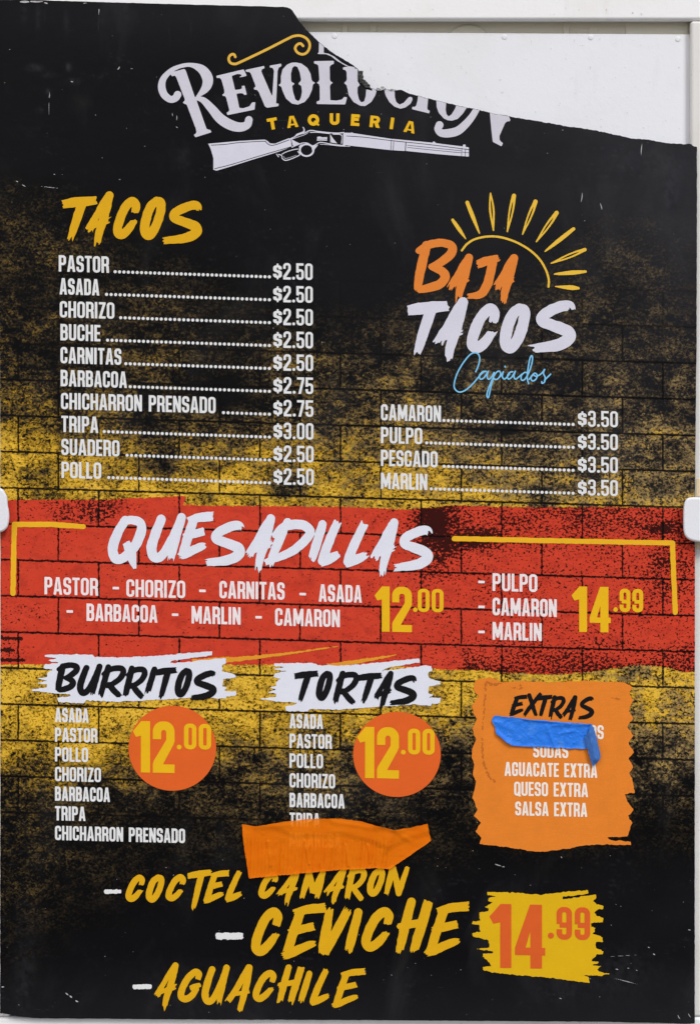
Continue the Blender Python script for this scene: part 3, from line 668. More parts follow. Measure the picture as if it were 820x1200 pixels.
panel = mesh_obj('printed_panel', V3, LO, SZ, None, board, ORG, mats=[M_PRINT, M_EDGE], midx=MI)
pxy = np.concatenate([p2, s2, s2, vb]); Xa, Ya = pxy[:, 0], pxy[:, 1]
ye = table(TY, Xa + (fbm(Xa / 40, Ya / 40, 21) - .5) * 40, Ya + (fbm(Xa / 40, Ya / 40, 22) - .5) * 26)
ye = ye * (1 - .9 * blob(Xa, Ya, 255, 462, 55, 26)) * (1 - .8 * blob(Xa, Ya, 345, 565, 24, 16)) * (1 - .8 * blob(Xa, Ya, 590, 503, 36, 12)) * (1 - .6 * blob(Xa, Ya, 40, 558, 22, 14)) * (1 - .7 * blob(Xa, Ya, 190, 545, 30, 20))
ye = ye * (.72 + .56 * fbm(Xa / 30, Ya / 22, 23, 3))
rd = -sd_poly(Xa, Ya, RED) / 5.0
sp = .195 + .155 * np.clip((Xa - 380) / 150, 0, 1) + (.15 + .95 * fbm(Xa / 11, Ya / 9, 51, 3)) * (.62 * blob(Xa, Ya, 95, 598, 58, 20) + .85 * blob(Xa, Ya, 512, 624, 24, 40)) + .5 * blob(Xa, Ya, 560, 632, 24, 12) + .34 * fbm(Xa / 14, Ya / 9, 52, 3) * blob(Xa, Ya, 690, 610, 170, 24) + .35 * blob(Xa, Ya, 775, 618, 22, 6) + .25 * blob(Xa, Ya, 780, 665, 30, 30) + .22 * np.clip((Ya - 745) / 40, 0, 1) * (Xa > 540) + .25 * blob(Xa, Ya, 10, 765, 22, 14) + .15 * blob(Xa, Ya, 20, 720, 40, 14) + .26 * (fbm(Xa / 26, Ya / 16, 29) - .5)
for yy, xl in ((748, 26), (762, 16), (773.5, 28)): sp = sp + .9 * (Xa < xl + 4 * (vnoise(Ya, Xa * 0, 3) - .5)) * np.exp(-((Ya - yy - .03 * Xa) / 1.5) ** 2)
mix_amt = .002 + .075 * np.clip((Xa - 250) / 560, 0, 1) ** 1.2 * np.clip(1 - (Ya - 150) / 620, 0, 1) * (.6 + .8 * fbm(Xa / 90, Ya / 70, 41, 3)) + .03 * blob(Xa, Ya, 300, 10, 260, 40) + .05 * blob(Xa, Ya, 790, 250, 40, 60) * fbm(Xa / 12, Ya / 30, 43, 2)  # glare painted into the colour: black print greyed toward the upper right
mix_amt = mix_amt + .03 * np.clip((Ya - 1120) / 80, 0, 1) + .02 * np.clip((Xa - 560) / 200, 0, 1) * np.clip((Ya - 980) / 60, 0, 1) * fbm(Xa / 50, Ya / 50, 44, 3)
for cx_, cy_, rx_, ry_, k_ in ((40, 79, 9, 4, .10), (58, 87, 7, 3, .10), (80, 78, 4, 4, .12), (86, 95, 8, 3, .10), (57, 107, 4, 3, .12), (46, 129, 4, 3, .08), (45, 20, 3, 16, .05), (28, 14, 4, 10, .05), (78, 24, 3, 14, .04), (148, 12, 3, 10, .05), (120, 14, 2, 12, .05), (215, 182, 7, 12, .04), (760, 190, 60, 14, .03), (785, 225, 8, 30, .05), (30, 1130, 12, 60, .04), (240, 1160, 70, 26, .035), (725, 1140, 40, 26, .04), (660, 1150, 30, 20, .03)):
    mix_amt = mix_amt + k_ * blob(Xa, Ya, cx_, cy_, rx_, ry_) * np.clip(2.2 * fbm(Xa / 4, Ya / 5, 61, 3) - .55, 0, 1)
mix_amt = mix_amt + .05 * np.clip(fbm(Xa / 5, Ya / 2.2, 63, 3) - .66, 0, 1) * 4 * np.clip(fbm(Xa / 60, Ya / 40, 64, 2) - .4, 0, 1) * 3
mix_amt = np.where(rd > 0, mix_amt * .25, mix_amt)
me = panel.data
for nm, val in (('yellow', ye), ('red', np.clip(rd, -2, 2)), ('speck', sp), ('mix_amt', mix_amt)):
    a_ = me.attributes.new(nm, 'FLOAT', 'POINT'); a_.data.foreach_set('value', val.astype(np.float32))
a_ = me.attributes.new('layout', 'FLOAT_VECTOR', 'POINT'); a_.data.foreach_set('vector', np.stack([Xa, Ya, 0 * Xa], 1).astype(np.float32).ravel())

# ------------------------------------------------------------------ inks
I_YEL = ink('yellow_ink', (220, 168, 22)); I_YEL2 = ink('bright_yellow_ink', (232, 182, 26)); I_ORG = ink('orange_ink', (224, 130, 52))
I_LAV = ink('pale_lilac_ink', (212, 212, 226)); I_WHT = ink('white_ink', (224, 226, 228)); I_QWH = ink('cool_white_ink', (222, 226, 238))
I_BLK = ink('black_ink', (18, 17, 20), specks=False); I_BLUE = ink('light_blue_ink', (126, 196, 236)); I_CIR = ink('orange_circle_ink', (222, 98, 38))
I_EXT = ink('orange_patch_ink', (226, 130, 44), .2); I_PAT = ink('yellow_patch_ink', (220, 176, 22)); I_PRED = ink('red_orange_ink', (214, 94, 40)); I_LOGO = ink('logo_lilac_ink', (206, 205, 217))
I_LINE = ink('bracket_ink', (232, 178, 36)); I_CREAM = ink('cream_ink', (240, 232, 222)); I_SUN = ink('sun_ink', (232, 188, 62)); I_STK = ink('streak_ink', (222, 150, 44))
def crop(o, k): return lambda p: [(o[0] + x / k, o[1] + y / k) for x, y in p]

# ---- logo
c1 = crop((180, 60), 10); c2 = crop((250, 60), 10); c3 = crop((320, 60), 10); c4 = crop((370, 40), 10); c5 = crop((440, 90), 10); c6 = crop((520, 90), 10)
def wst(c, k, pts): return [(q[0], q[1], p[2] / k) for q, p in zip(c([(a, b_) for a, b_, _ in pts]), pts)]
f = Field(180, 40, 602, 172, .4)
POLYS = [c1([(232, 238), (360, 202), (378, 225), (480, 525), (500, 565), (620, 905), (640, 915), (662, 918), (680, 945), (490, 1005), (470, 975), (492, 965), (502, 945), (495, 905), (388, 622), (345, 605), (345, 592), (362, 580), (366, 560), (265, 300), (248, 280), (215, 290), (200, 265)]),
 c2([(33, 285), (355, 208), (392, 283), (340, 297), (280, 307), (335, 283), (318, 264), (280, 262), (215, 285), (255, 450), (310, 443), (338, 430), (330, 405), (365, 398), (392, 505), (365, 510), (345, 490), (310, 487), (270, 495), (305, 660), (350, 665), (425, 640), (452, 597), (492, 592), (483, 680), (165, 745), (155, 715), (183, 700), (186, 680), (150, 540), (138, 522), (110, 520), (105, 505), (128, 488), (128, 450), (95, 330), (75, 308), (40, 310)]),
 c2([(378, 215), (595, 168), (600, 195), (568, 208), (562, 235), (690, 530), (710, 225), (695, 192), (660, 185), (660, 165), (795, 140), (798, 170), (765, 188), (752, 230), (735, 610), (765, 608), (762, 640), (630, 658), (605, 645), (530, 470), (512, 450), (480, 445), (472, 430), (495, 410), (490, 390), (440, 260), (425, 240), (380, 235)]),
 c3([(478, 112), (712, 108), (710, 145), (680, 155), (662, 178), (665, 330), (676, 352), (702, 365), (676, 382), (665, 405), (670, 570), (740, 575), (805, 562), (832, 532), (866, 535), (845, 620), (510, 615), (510, 585), (538, 578), (547, 560), (545, 405), (536, 382), (508, 366), (534, 350), (542, 325), (530, 165), (512, 148), (480, 140)]),
 c4([(318, 385), (360, 378), (490, 405), (490, 550), (505, 572), (518, 588), (488, 620), (488, 690), (505, 760), (530, 795), (565, 785), (585, 720), (590, 635), (640, 600), (715, 600), (715, 650), (695, 715), (650, 790), (580, 838), (520, 835), (440, 790), (385, 710), (372, 640), (360, 595), (330, 568), (356, 545), (364, 520), (360, 440), (345, 415), (318, 412)]),
 c5([(100, 130), (222, 130), (225, 230), (240, 290), (280, 322), (330, 300), (365, 260), (385, 238), (405, 230), (428, 238), (432, 262), (410, 310), (350, 355), (290, 370), (220, 345), (160, 290), (120, 220), (108, 180)]),
 c5([(502, 180), (618, 210), (605, 365), (612, 385), (634, 392), (628, 425), (425, 375), (430, 345), (455, 350), (474, 335), (490, 280)]),
 c6([(-90, 250), (-85, 350), (-60, 420), (0, 485), (45, 505), (95, 510), (160, 490), (220, 430), (275, 345), (290, 300), (160, 290), (148, 322), (130, 370), (90, 435), (55, 462), (30, 435), (20, 380), (28, 280)]),
 c6([(532, 360), (760, 400), (757, 450), (778, 500), (770, 517), (740, 518), (715, 540), (650, 690), (652, 735), (668, 758), (692, 772), (675, 812), (572, 758), (556, 620)]),
 c4([(38, 60), (95, 110), (92, 215), (150, 225), (215, 258), (300, 325), (380, 368), (470, 385), (440, 394), (350, 366), (250, 310), (180, 255), (120, 231), (15, 228), (35, 208)])]
for p in POLYS:
    f.add(lambda X, Y, p=p: sd_poly(X, Y, p), (min(q[0] for q in p) - 1, min(q[1] for q in p) - 1, max(q[0] for q in p) + 1, max(q[1] for q in p) + 1))
inner = c3([(250, 168), (285, 180), (312, 245), (328, 330), (318, 352), (297, 370), (300, 384), (330, 402), (338, 470), (325, 540), (305, 575), (288, 580), (260, 560), (235, 480), (222, 405), (232, 392), (252, 380), (248, 372), (220, 360), (210, 345), (208, 260), (225, 190)])
outer = c3([(265, 127), (330, 140), (400, 190), (438, 260), (450, 330), (462, 350), (495, 366), (466, 385), (462, 410), (455, 450), (420, 530), (370, 590), (290, 622), (220, 610), (150, 550), (110, 460), (96, 412), (60, 395), (88, 375), (92, 345), (90, 290), (110, 210), (160, 155), (215, 130)])
f.add(lambda X, Y: np.maximum(sd_poly(X, Y, outer), -sd_poly(X, Y, inner)), (324, 70, 372, 124))
for pts in (wst(c1, 10, [(282, 505, 44), (255, 545, 42), (195, 560, 40), (125, 505, 44), (95, 410, 44), (120, 310, 36), (220, 212, 27), (340, 165, 23), (445, 158, 26), (560, 205, 50), (622, 285, 62), (634, 360, 60), (600, 440, 46), (500, 540, 10)]),
            [(229, 115, 1.2), (238, 117, 3.6), (248, 127, 5), (258, 138.5, 5.8), (270, 146, 6), (281, 148.6, 5.4), (289.5, 146, 4.6), (291.6, 140, 4.4)],
            wst(c6, 10, [(-52, 562, 46), (-72, 610, 40), (-30, 655, 44), (60, 656, 50), (160, 630, 50), (250, 556, 46), (330, 462, 40), (400, 345, 36)])):
    f.add(lambda X, Y, pts=pts: sd_stroke(X, Y, pts), (min(q[0] for q in pts) - 7, min(q[1] for q in pts) - 7, max(q[0] for q in pts) + 7, max(q[1] for q in pts) + 7))
f.F = smooth_field(f.F, 2)
f.add(lambda X, Y: sd_poly(X, Y, c1([(215, 240), (300, 212), (350, 196), (360, 186), (310, 196)])) , (200, 77, 218, 86), 'cut')
f.add(lambda X, Y: sd_board(X, Y) + .45, op='max')
f.add(lambda X, Y: sd_poly(X, Y, [(419.2, 82), (425.5, 82), (427.5, 94), (436, 100), (436, 106), (428, 103.8), (420.5, 97.5)]), None, 'cut')
logo = emit('restaurant_wordmark', f, 1, I_LOGO, board, 'pale lilac western lettering cut off by the tear')
# arched word below
f = Field(308, 128, 492, 162, .36)
for ch, cx_, cy_, ang in (('T', 319.2, 144.6, -10), ('A', 342.4, 142.2, -7), ('Q', 367.2, 140.2, -3), ('U', 392, 139.2, .5), ('E', 416.2, 140.3, 4), ('R', 439.2, 142.2, 6), ('I', 459.2, 144.2, 8), ('A', 480.2, 148.4, 11)):
    W = {'T': .86, 'A': .98, 'Q': .98, 'U': .84, 'E': .74, 'R': .86, 'I': .3}[ch]; ca, sa = math.cos(R(ang)), math.sin(R(ang)); H = 13.6
    def fn(X, Y, ch=ch, W=W, cx_=cx_, cy_=cy_, ca=ca, sa=sa, H=H):
        dx, dy = X - cx_, Y - cy_
        U = (dx * ca + dy * sa) / H + W / 2; V = -(-dx * sa + dy * ca) / H + .5
        if ch == 'Q': return np.minimum(np.abs(np.hypot(U - W / 2, V - .5) - .35) - .145, sd_poly(U, V, [(.5, .38), (.62, .46), (1.0, .06), (.86, -.04)])) * H
        if ch == 'U': return np.maximum(np.maximum(sd_rr(U, V, 0, 0, W, 1.5, .38), -sd_rr(U, V, .29, .27, W - .29, 1.9, .12)), V - 1) * H
        if ch == 'R': return np.minimum(np.minimum(np.maximum(sd_rr(U, V, -.2, .36, W - .02, 1, .3), np.maximum(-sd_rr(U, V, .2, .58, W - .3, .78, .1), -U)), sd_box(U, V, 0, 0, .29, 1)), sd_poly(U, V, [(.38, .42), (.7, .42), (W + .04, 0), (W - .3, 0)])) * H
        return glyph(ch, U, V, t=.29, W=W) * H
    f.add(fn, (cx_ - 11, cy_ - 11, cx_ + 11, cy_ + 11))
emit('arched_word', f, 1, I_YEL2, logo)
# flourish
fl = crop((260, 35), 6.667)([(105, 208), (96, 190), (78, 188), (60, 202), (53, 228), (68, 255), (98, 263), (140, 250), (350, 150), (520, 63), (565, 45), (610, 42), (655, 60), (682, 95), (684, 135), (665, 172), (630, 188), (592, 175), (572, 142), (588, 112), (615, 104), (634, 122)])
f = Field(264, 38, 366, 78, .34); q = [(x, y, 1.5) for x, y in fl]; f.add(lambda X, Y: sd_stroke(X, Y, q)); f.add(lambda X, Y: sd_board(X, Y) + .5, op='max')
emit('flourish', f, 1, ink('flourish_ink', (226, 180, 70)), logo)
# rifle
ca = crop((240, 145), 5); cb = crop((340, 145), 10); cc = crop((400, 145), 5)
f = Field(242, 144, 552, 201, .3)
def addp(p, op='min'): f.add(lambda X, Y: sd_poly(X, Y, p), (min(q[0] for q in p) - 1, min(q[1] for q in p) - 1, max(q[0] for q in p) + 1, max(q[1] for q in p) + 1), op)
def adds(p, hw, op='min', n=4):
    q = [(x, y, hw) for x, y in p]; f.add(lambda X, Y: sd_stroke(X, Y, q, n=n), (min(v[0] for v in q) - 2, min(v[1] for v in q) - 2, max(v[0] for v in q) + 2, max(v[1] for v in q) + 2), op)
addp(ca([(20, 115), (80, 110), (200, 99), (350, 91), (364, 97), (382, 113), (410, 115), (495, 82), (512, 132), (430, 163), (300, 202), (160, 246), (70, 273), (50, 268), (50, 200), (36, 150)]))
adds(ca([(38, 124), (120, 119), (200, 109), (342, 101), (356, 104), (376, 121), (408, 123), (494, 93)]), .42, 'cut')
adds(ca([(58, 262), (160, 236), (300, 193), (430, 155), (505, 133)]), .42, 'cut')
addp(cb([(10, 178), (110, 227), (40, 258), (-10, 190)])); adds(cb([(0, 160), (22, 235), (14, 300)]), .38, 'cut')
addp(cc([(5, 50), (60, 52), (300, 88), (378, 106), (378, 158), (290, 153), (130, 135), (5, 122)]))
addp(cc([(300, 87), (520, 108), (722, 133), (746, 137), (746, 191), (705, 188), (560, 176), (375, 157)]))
for l, hw in (([(30, 70), (140, 78), (290, 97), (520, 121), (745, 150)], .4), ([(386, 124), (540, 140), (704, 157)], .3), ([(386, 137), (540, 153), (704, 169)], .3), ([(292, 95), (289, 152)], .34), ([(306, 97), (303, 153)], .34), ([(377, 108), (374, 158)], .5), ([(705, 140), (703, 188)], .3), ([(726, 140), (724, 190)], .3), ([(708, 165), (745, 168)], .3)): adds(cc(l), hw, 'cut')
adds(cb([(-5, 178), (50, 150), (110, 118), (170, 105), (215, 80), (262, 76), (320, 86), (450, 101), (560, 106), (625, 99)]), .62)
adds(cb([(10, 180), (90, 152), (170, 124), (214, 98)]), .32); adds(cb([(236, 98), (330, 98), (460, 112)]), .45)
addp(cb([(45, 150), (75, 115), (120, 98), (148, 88), (158, 72), (152, 46), (140, 34), (156, 34), (170, 60), (172, 90), (150, 112), (95, 132)]))
adds(cb([(20, 272), (80, 245), (130, 226), (170, 220), (210, 228), (258, 256), (300, 240), (345, 216), (400, 220), (470, 234), (560, 246), (640, 252)]), .55)
adds(cb([(350, 236), (420, 240), (500, 248), (580, 258), (700, 262)]), .3)
addp(cb([(316, 150), (345, 146), (380, 156), (432, 152), (432, 196), (360, 192), (312, 196), (316, 172)])); adds(cb([(325, 178), (380, 176), (428, 182)]), .25, 'cut')
addp(cb([(474, 128), (478, 216), (552, 228), (518, 190), (492, 155)])); adds(cb([(470, 118), (472, 215)]), .25); adds(cb([(500, 118), (602, 130), (600, 228)]), .5); adds(cb([(520, 116), (615, 104)]), .35)
adds(cb([(616, 108), (612, 240)]), .5, 'cut')
# lever ring and loop
f.add(lambda X, Y: np.abs(np.hypot((X - 359.2) / 1.15, Y - 175.6) - 6.9) - .95, (345, 164, 374, 187)); adds(cb([(105, 290), (110, 320), (135, 340)]), .4)
addp(cb([(250, 265), (300, 250), (330, 240), (290, 290), (268, 325), (255, 300)])); addp(cb([(120, 240), (180, 236), (120, 270), (96, 275)]))
adds(ca([(420, 176), (432, 192)]), .5); adds(ca([(432, 178), (450, 184), (453, 200), (468, 212), (490, 210), (535, 192), (556, 178), (545, 160)]), .55); adds(ca([(452, 176), (480, 162), (520, 150), (545, 146)]), .5); adds(ca([(462, 188), (474, 202), (535, 183)]), .2)
f.add(lambda X, Y: sd_rr(X, Y, 507.2, 165.5, 509, 168, .4), (505, 164, 511, 170)); f.add(lambda X, Y: sd_rr(X, Y, 542.2, 169, 545.4, 174, .8), (540, 167, 548, 176)); addp(cb([(712, 98), (730, 100), (742, 118), (712, 116)])); addp(cc([(525, 110), (545, 104), (556, 114)]))
emit('rifle_emblem', f, 1, I_LAV, logo)
# exposed core at the notch of the tear
f = Field(416, 79, 440, 109, .5)
f.add(lambda X, Y: sd_poly(X, Y, [(420, 83), (425, 83), (426.3, 93), (433.5, 99.5), (434, 103.2), (429, 102.8), (422, 96.5), (419.6, 90)])); jag(f, .9, 2)
v, z, sg = march(f, merge=False)
hh = -.0003 - .0026 * fbm(v[:, 0] / 1.6, v[:, 1] / 1.6, 8, 3) ** 2
o = mesh_obj('torn_core', to3(v, hh), np.arange(len(v)), z, ink('torn_core_plastic', (74, 76, 74), 2.2), board, ORG); o['label'] = 'grey ragged corrugated core in the notch of the tear'
f = Field(438, 98, 470, 112, .4)
for cx_, cy_, rx, ry in ((442.5, 104.2, 2.4, 1.2), (448, 102.6, 2.0, 1.3), (451.5, 104.2, 1.1, .8), (458, 104.9, 2.6, .8), (463, 105.2, 1.6, .7), (446, 105.4, 3, .7)): f.add(lambda X, Y, a=(cx_, cy_, rx, ry): (np.hypot((X - a[0]) / a[2], (Y - a[1]) / a[3]) - 1) * min(a[2], a[3]), None)
jag(f, .8, 1.3); v, z, sg = march(f, merge=False)
mesh_obj('torn_shred', to3(v, -.0006 - .0008 * fbm(v[:, 0] / 1.2, v[:, 1] / 1.2, 9, 2)), np.arange(len(v)), z, ink('torn_shred_plastic', (150, 152, 152), .9), board, ORG)

# ---- headings
def heading(letters, pen, mat, label, layer=1, seed=1, parent=None, rough=.09, h=.4, fray=1.0, name='heading'):
    return emit(name, brush_field(letters, pen, h, seed, rough, fray), layer, mat, parent or board, label)
heading([('T', (71.2, 231.5, 117, 283)), ('A', (98.3, 223.7, 134.8, 293)), ('C', (130.5, 228.8, 164.8, 279.8)), ('O', (162.5, 229, 195.6, 280.4)), ('S', (187, 234, 238, 285.5))], 10.6, I_YEL, 'yellow brush heading TACOS', seed=3)
heading([('B', (482, 280, 537, 343.5)), ('A', (523, 297.3, 555.4, 356.5)), ('J', (543, 298.3, 588, 349.2)), ('A', (576, 297.8, 608, 357.5))], 10.6, I_ORG, 'orange brush word BAJA', seed=11)
heading([('T', (474.8, 354.5, 529.5, 419)), ('A', (506.5, 348.3, 550, 428.5)), ('C', (544.3, 354.3, 586, 413)), ('O', (583.5, 354.3, 622.4, 413.4)), ('S', (614.3, 350.4, 676, 413))], 13.0, I_LAV, 'pale lilac brush word TACOS', layer=2, seed=21)
heading([('Q', (125.3, 602.5, 173.5, 667)), ('U', (170.5, 601.5, 219.8, 661.5)), ('E', (205, 600.8, 253, 655)), ('S', (235.3, 609.2, 288.4, 663.5)), ('A', (286, 602.5, 324.3, 675)), ('D', (305.5, 606.5, 370, 667)),
         ('I', (357.7, 610.7, 384.4, 659)), ('L', (370.5, 607.7, 403, 662.5)), ('L', (399.5, 609.2, 435.5, 663.5)), ('A', (432.3, 607.2, 468.3, 678.5)), ('S', (456, 614.7, 508.4, 669.3))], 11.2, I_QWH, 'white brush heading QUESADILLAS', layer=2, seed=31)
# ---- sun emblem
f = Field(526, 222, 690, 343, .36); cs = crop((520, 215), 4)
arc = [(x, y, 1.25) for x, y in cs([(84, 313), (108, 283), (148, 259), (210, 247), (272, 252), (340, 275), (402, 311), (450, 357), (480, 410), (491, 452), (490, 483)])]
f.add(lambda X, Y: sd_stroke(X, Y, arc, rough=.1, seed=4))
def ray(a, b_, prof, hollow):
    (ax, ay), (bx, by) = cs([a, b_]); q = [(ax + (bx - ax) * t, ay + (by - ay) * t, wv_ / 4.0) for t, wv_ in prof]
    bb = (min(ax, bx) - 5, min(ay, by) - 5, max(ax, bx) + 5, max(ay, by) + 5)
    f.add(lambda X, Y: sd_stroke(X, Y, q, rough=.08, seed=int(ax)), bb)
    if hollow:
        h_ = [(ax + (bx - ax) * t, ay + (by - ay) * t, wv_ / 4.0) for t, wv_ in ((.16, .6), (.3, 3.0), (.5, 3.6), (.66, 1.6), (.74, .5))]
        f.add(lambda X, Y: sd_stroke(X, Y, h_), bb, 'cut')
P1 = ((0, 6.5), (.25, 8.5), (.6, 8), (1, 2.5)); P2 = ((0, 3), (.2, 9), (.45, 13), (.7, 9.5), (1, 3)); P3 = ((0, 10), (.3, 12), (.6, 10), (1, 3))
for a in (((41, 170), (102, 258), P1, 0), ((109, 88), (166, 232), ((0, 8.5), (.4, 9.5), (.8, 6), (1, 3)), 0), ((218, 44), (232, 219), P2, 1), ((328, 56), (297, 224), P3, 1), ((429, 84), (368, 237), P3, 1), ((528, 137), (433, 272), P3, 1),
          ((607, 212), (474, 317), ((0, 8), (.4, 10), (.8, 7), (1, 3)), 0), ((660, 309), (503, 373), ((0, 8), (.3, 11), (.6, 10), (1, 3)), 1), ((663, 412), (517, 424), ((0, 6), (.4, 10), (.8, 7), (1, 3)), 0), ((630, 490), (522, 482), ((0, 6), (.3, 11), (.7, 7), (1, 2)), 0)): ray(*a)
emit('sun_emblem', f, 1, I_SUN, board)
# ---- script word
f = Field(528, 408, 650, 470, .3); ck = crop((520, 400), 5)
for st in ([(186, 178), (200, 145), (209, 105), (203, 78), (183, 66), (155, 76), (118, 118), (82, 178), (62, 235), (62, 275), (90, 297), (130, 283), (172, 245), (212, 198), (238, 176), (246, 178)],
           [(246, 176), (226, 178), (208, 200), (213, 221), (232, 215), (250, 190), (259, 175), (252, 204), (262, 222), (280, 206), (294, 182), (289, 215), (274, 268), (264, 315), (258, 330), (251, 315), (262, 272), (282, 225), (300, 190), (320, 174), (332, 188), (322, 212), (304, 224), (290, 216)],
           [(322, 212), (338, 196), (347, 178), (341, 204), (352, 221), (368, 210), (384, 190)], [(402, 178), (385, 182), (371, 203), (378, 221), (396, 210), (412, 184), (417, 176), (409, 206), (420, 221), (440, 206), (456, 192)],
           [(492, 186), (472, 182), (452, 203), (455, 227), (474, 221), (496, 184), (514, 130), (518, 95), (512, 84), (502, 104), (492, 160), (487, 212), (495, 248)], [(498, 222), (512, 206), (522, 194)],
           [(524, 190), (509, 210), (516, 231), (536, 224), (546, 200), (534, 186), (524, 194), (538, 204), (560, 196), (578, 180), (589, 164), (582, 186), (592, 212), (588, 238), (574, 245), (572, 236)], [(588, 228), (606, 210), (624, 192)], [(357, 146), (359, 150)]):
    q = [(x, y, .84) for x, y in ck(st)]; f.add(lambda X, Y, q=q: sd_stroke(X, Y, q), (min(v[0] for v in q) - 2, min(v[1] for v in q) - 2, max(v[0] for v in q) + 2, max(v[1] for v in q) + 2))
emit('script_word', f, 3, I_BLUE, board)

# ---- price lists
def item(name_txt, x0, x1, yb, H, mat=I_WHT, parent=None, layer=1, slope=.028, **k):
    return emit('menu_item', text_field(name_txt, x0, x1, yb, H, slope=slope, **k), layer, mat, parent or board)
def leader(parent, xa, ya, xb, yb, n_step=5.23, r=1.85):
    n = max(2, int(round((xb - xa) / n_step)) + 1); f = Field(xa - 4, min(ya, yb) - 4, xb + 4, max(ya, yb) + 4, .36)
    for i in range(n):
        t = i / (n - 1); cx_, cy_ = xa + (xb - xa) * t, ya + (yb - ya) * t
        f.add(lambda X, Y: np.hypot(X - cx_, Y - cy_) - r, (cx_ - 3, cy_ - 3, cx_ + 3, cy_ + 3))
    emit('dot_leader', f, 1, I_WHT, parent)
for i, (t, xa, xb, ld, pr) in enumerate((('PASTOR', 69, 127.6, 133.5, '$2.50'), ('ASADA', 70, 116.4, 123.5, '$2.50'), ('CHORIZO', 70.2, 134, 140, '$2.50'), ('BUCHE', 71, 117.6, 124.6, '$2.50'), ('CARNITAS', 71, 142.2, 146, '$2.50'),
        ('BARBACOA', 71.2, 148.7, 151.2, '$2.75'), ('CHICHARRON PRENSADO', 71.6, 252.6, 260.4, '$2.75'), ('TRIPA', 72, 115.2, 120.7, '$3.00'), ('SUADERO', 72, 140, 147.5, '$2.50'), ('POLLO', 72.2, 118.6, 126, '$2.50'))):
    yb = 317.8 + 26.9 * i
    m = item(t, xa, xb, yb, 19)
    ye_ = 324.2 + 26.85 * i; leader(m, ld + 1.5, ye_ - (316 - ld) * .033, 315.6, ye_)
    emit('price', text_field(pr, 320.2 + .05 * i, 366.2 + .15 * i, 326.9 + 26.75 * i, 19.2, slope=.022, gap=.085, t=.142), 1, I_WHT, m)
for i, (t, xb, ld) in enumerate((('CAMARON', 516.4, 520), ('PULPO', 494.6, 499.8), ('PESCADO', 512.6, 520.2), ('MARLIN', 500.4, 505.2))):
    m = item(t, 446.3, xb, 492.3 + 26.8 * i, 18.8)
    ye_ = 497.3 + 26.9 * i; leader(m, ld, ye_ - (671 - ld) * .031, 671.2, ye_)
    emit('price', text_field('$3.50', 677, 723.6, 499.6 + 26.9 * i, 18.6, slope=.022, gap=.085, t=.142), 1, I_WHT, m)
# ---- quesadilla panel
I_PK = ink('soft_white_ink', (238, 228, 230), .16)
def dash(x0, x1, y0, y1, mat=I_PK, layer=1, brushy=False, name='dash'):
    f = Field(x0 - 2, y0 - 2, x1 + 2, y1 + 2, .34); f.add(lambda X, Y: sd_rr(X, Y - .02 * (X - x0) * (not brushy), x0, y0, x1, y1, .5 if not brushy else 1.6))
    if brushy: jag(f, 1.1, 2.4, int(x0))
    emit(name, f, layer, mat, board)
for t, xa, xb, yb in (('PASTOR', 52.3, 114.8, 696.4), ('CHORIZO', 148.2, 217, 699.2), ('CARNITAS', 257.2, 333.4, 701), ('ASADA', 373.5, 423.8, 705), ('BARBACOA', 101.6, 184.4, 727.6), ('MARLIN', 224.6, 281.8, 730.6), ('CAMARON', 322.4, 398, 733)):
    item(t, xa, xb, yb, 20.2, I_PK, slope=.026)
for x, y in ((132, 689.2), (233.4, 692.4), (350.8, 696.2), (78, 716.6), (201.4, 720.4), (299.2, 723.4)): dash(x, x + 7.6, y - 1.5, y + 1.5)
for t, xb, yb in (('PULPO', 629.3, 692.4), ('CAMARON', 652, 721), ('MARLIN', 634.4, 749.6)): item(t, 577, xb, yb, 20.6, I_PK, slope=.028)
for y in (682, 711.2, 740.6): dash(560.2, 567.8, y - 1.5, y + 1.5)
def price_big(main, box_, cents, cbox, mat, parent=None, layer=1, dot=None, t=.165):
    x0, y0, x1, y1 = box_; a, b0, c, d = cbox
    f = Field(min(x0, a) - 3, min(y0, b0) - 4, max(x1, c) + 3, max(y1, d) + 5, .36)
    add_text(f, main, x0, x1, y1, y1 - y0, slope=.02, gap=.06, t=t - .01); add_text(f, cents, a, c, d, d - b0, slope=.02, gap=.09, t=t)
    if dot: f.add(lambda X, Y: np.hypot(X - dot[0], Y - dot[1]) - dot[2], (dot[0] - 5, dot[1] - 5, dot[0] + 5, dot[1] + 5))
    return emit('price', f, layer, mat, parent or board)
price_big('12', (439, 687.2, 482.4, 740), '00', (489.4, 690, 519.4, 717), I_YEL2, dot=(486.4, 714.6, 2.7))
price_big('14', (669.4, 687.2, 715.2, 740.3), '99', (725.8, 690, 753.2, 717), I_YEL2, dot=(721, 714.4, 2.7))
def bracket(p, hw):
    xs = [q[0] for q in p]; ys = [q[1] for q in p]; f = Field(min(xs) - 6, min(ys) - 6, max(xs) + 6, max(ys) + 6, .45)
    for a, b_ in zip(p[:-1], p[1:]):
        q = [(a[0], a[1], hw), (b_[0], b_[1], hw)]; f.add(lambda X, Y, q=q: sd_stroke(X, Y, q, n=2))
    jag(f, .5, 5); emit('corner_bracket', f, 1, I_LINE, board)
bracket([(15.2, 695.5), (16.9, 614.6), (60, 614.6), (97.5, 617.2)], 3.1); bracket([(532, 631.2), (640, 633.6), (787.6, 636.4), (791, 717.6)], 3.0)
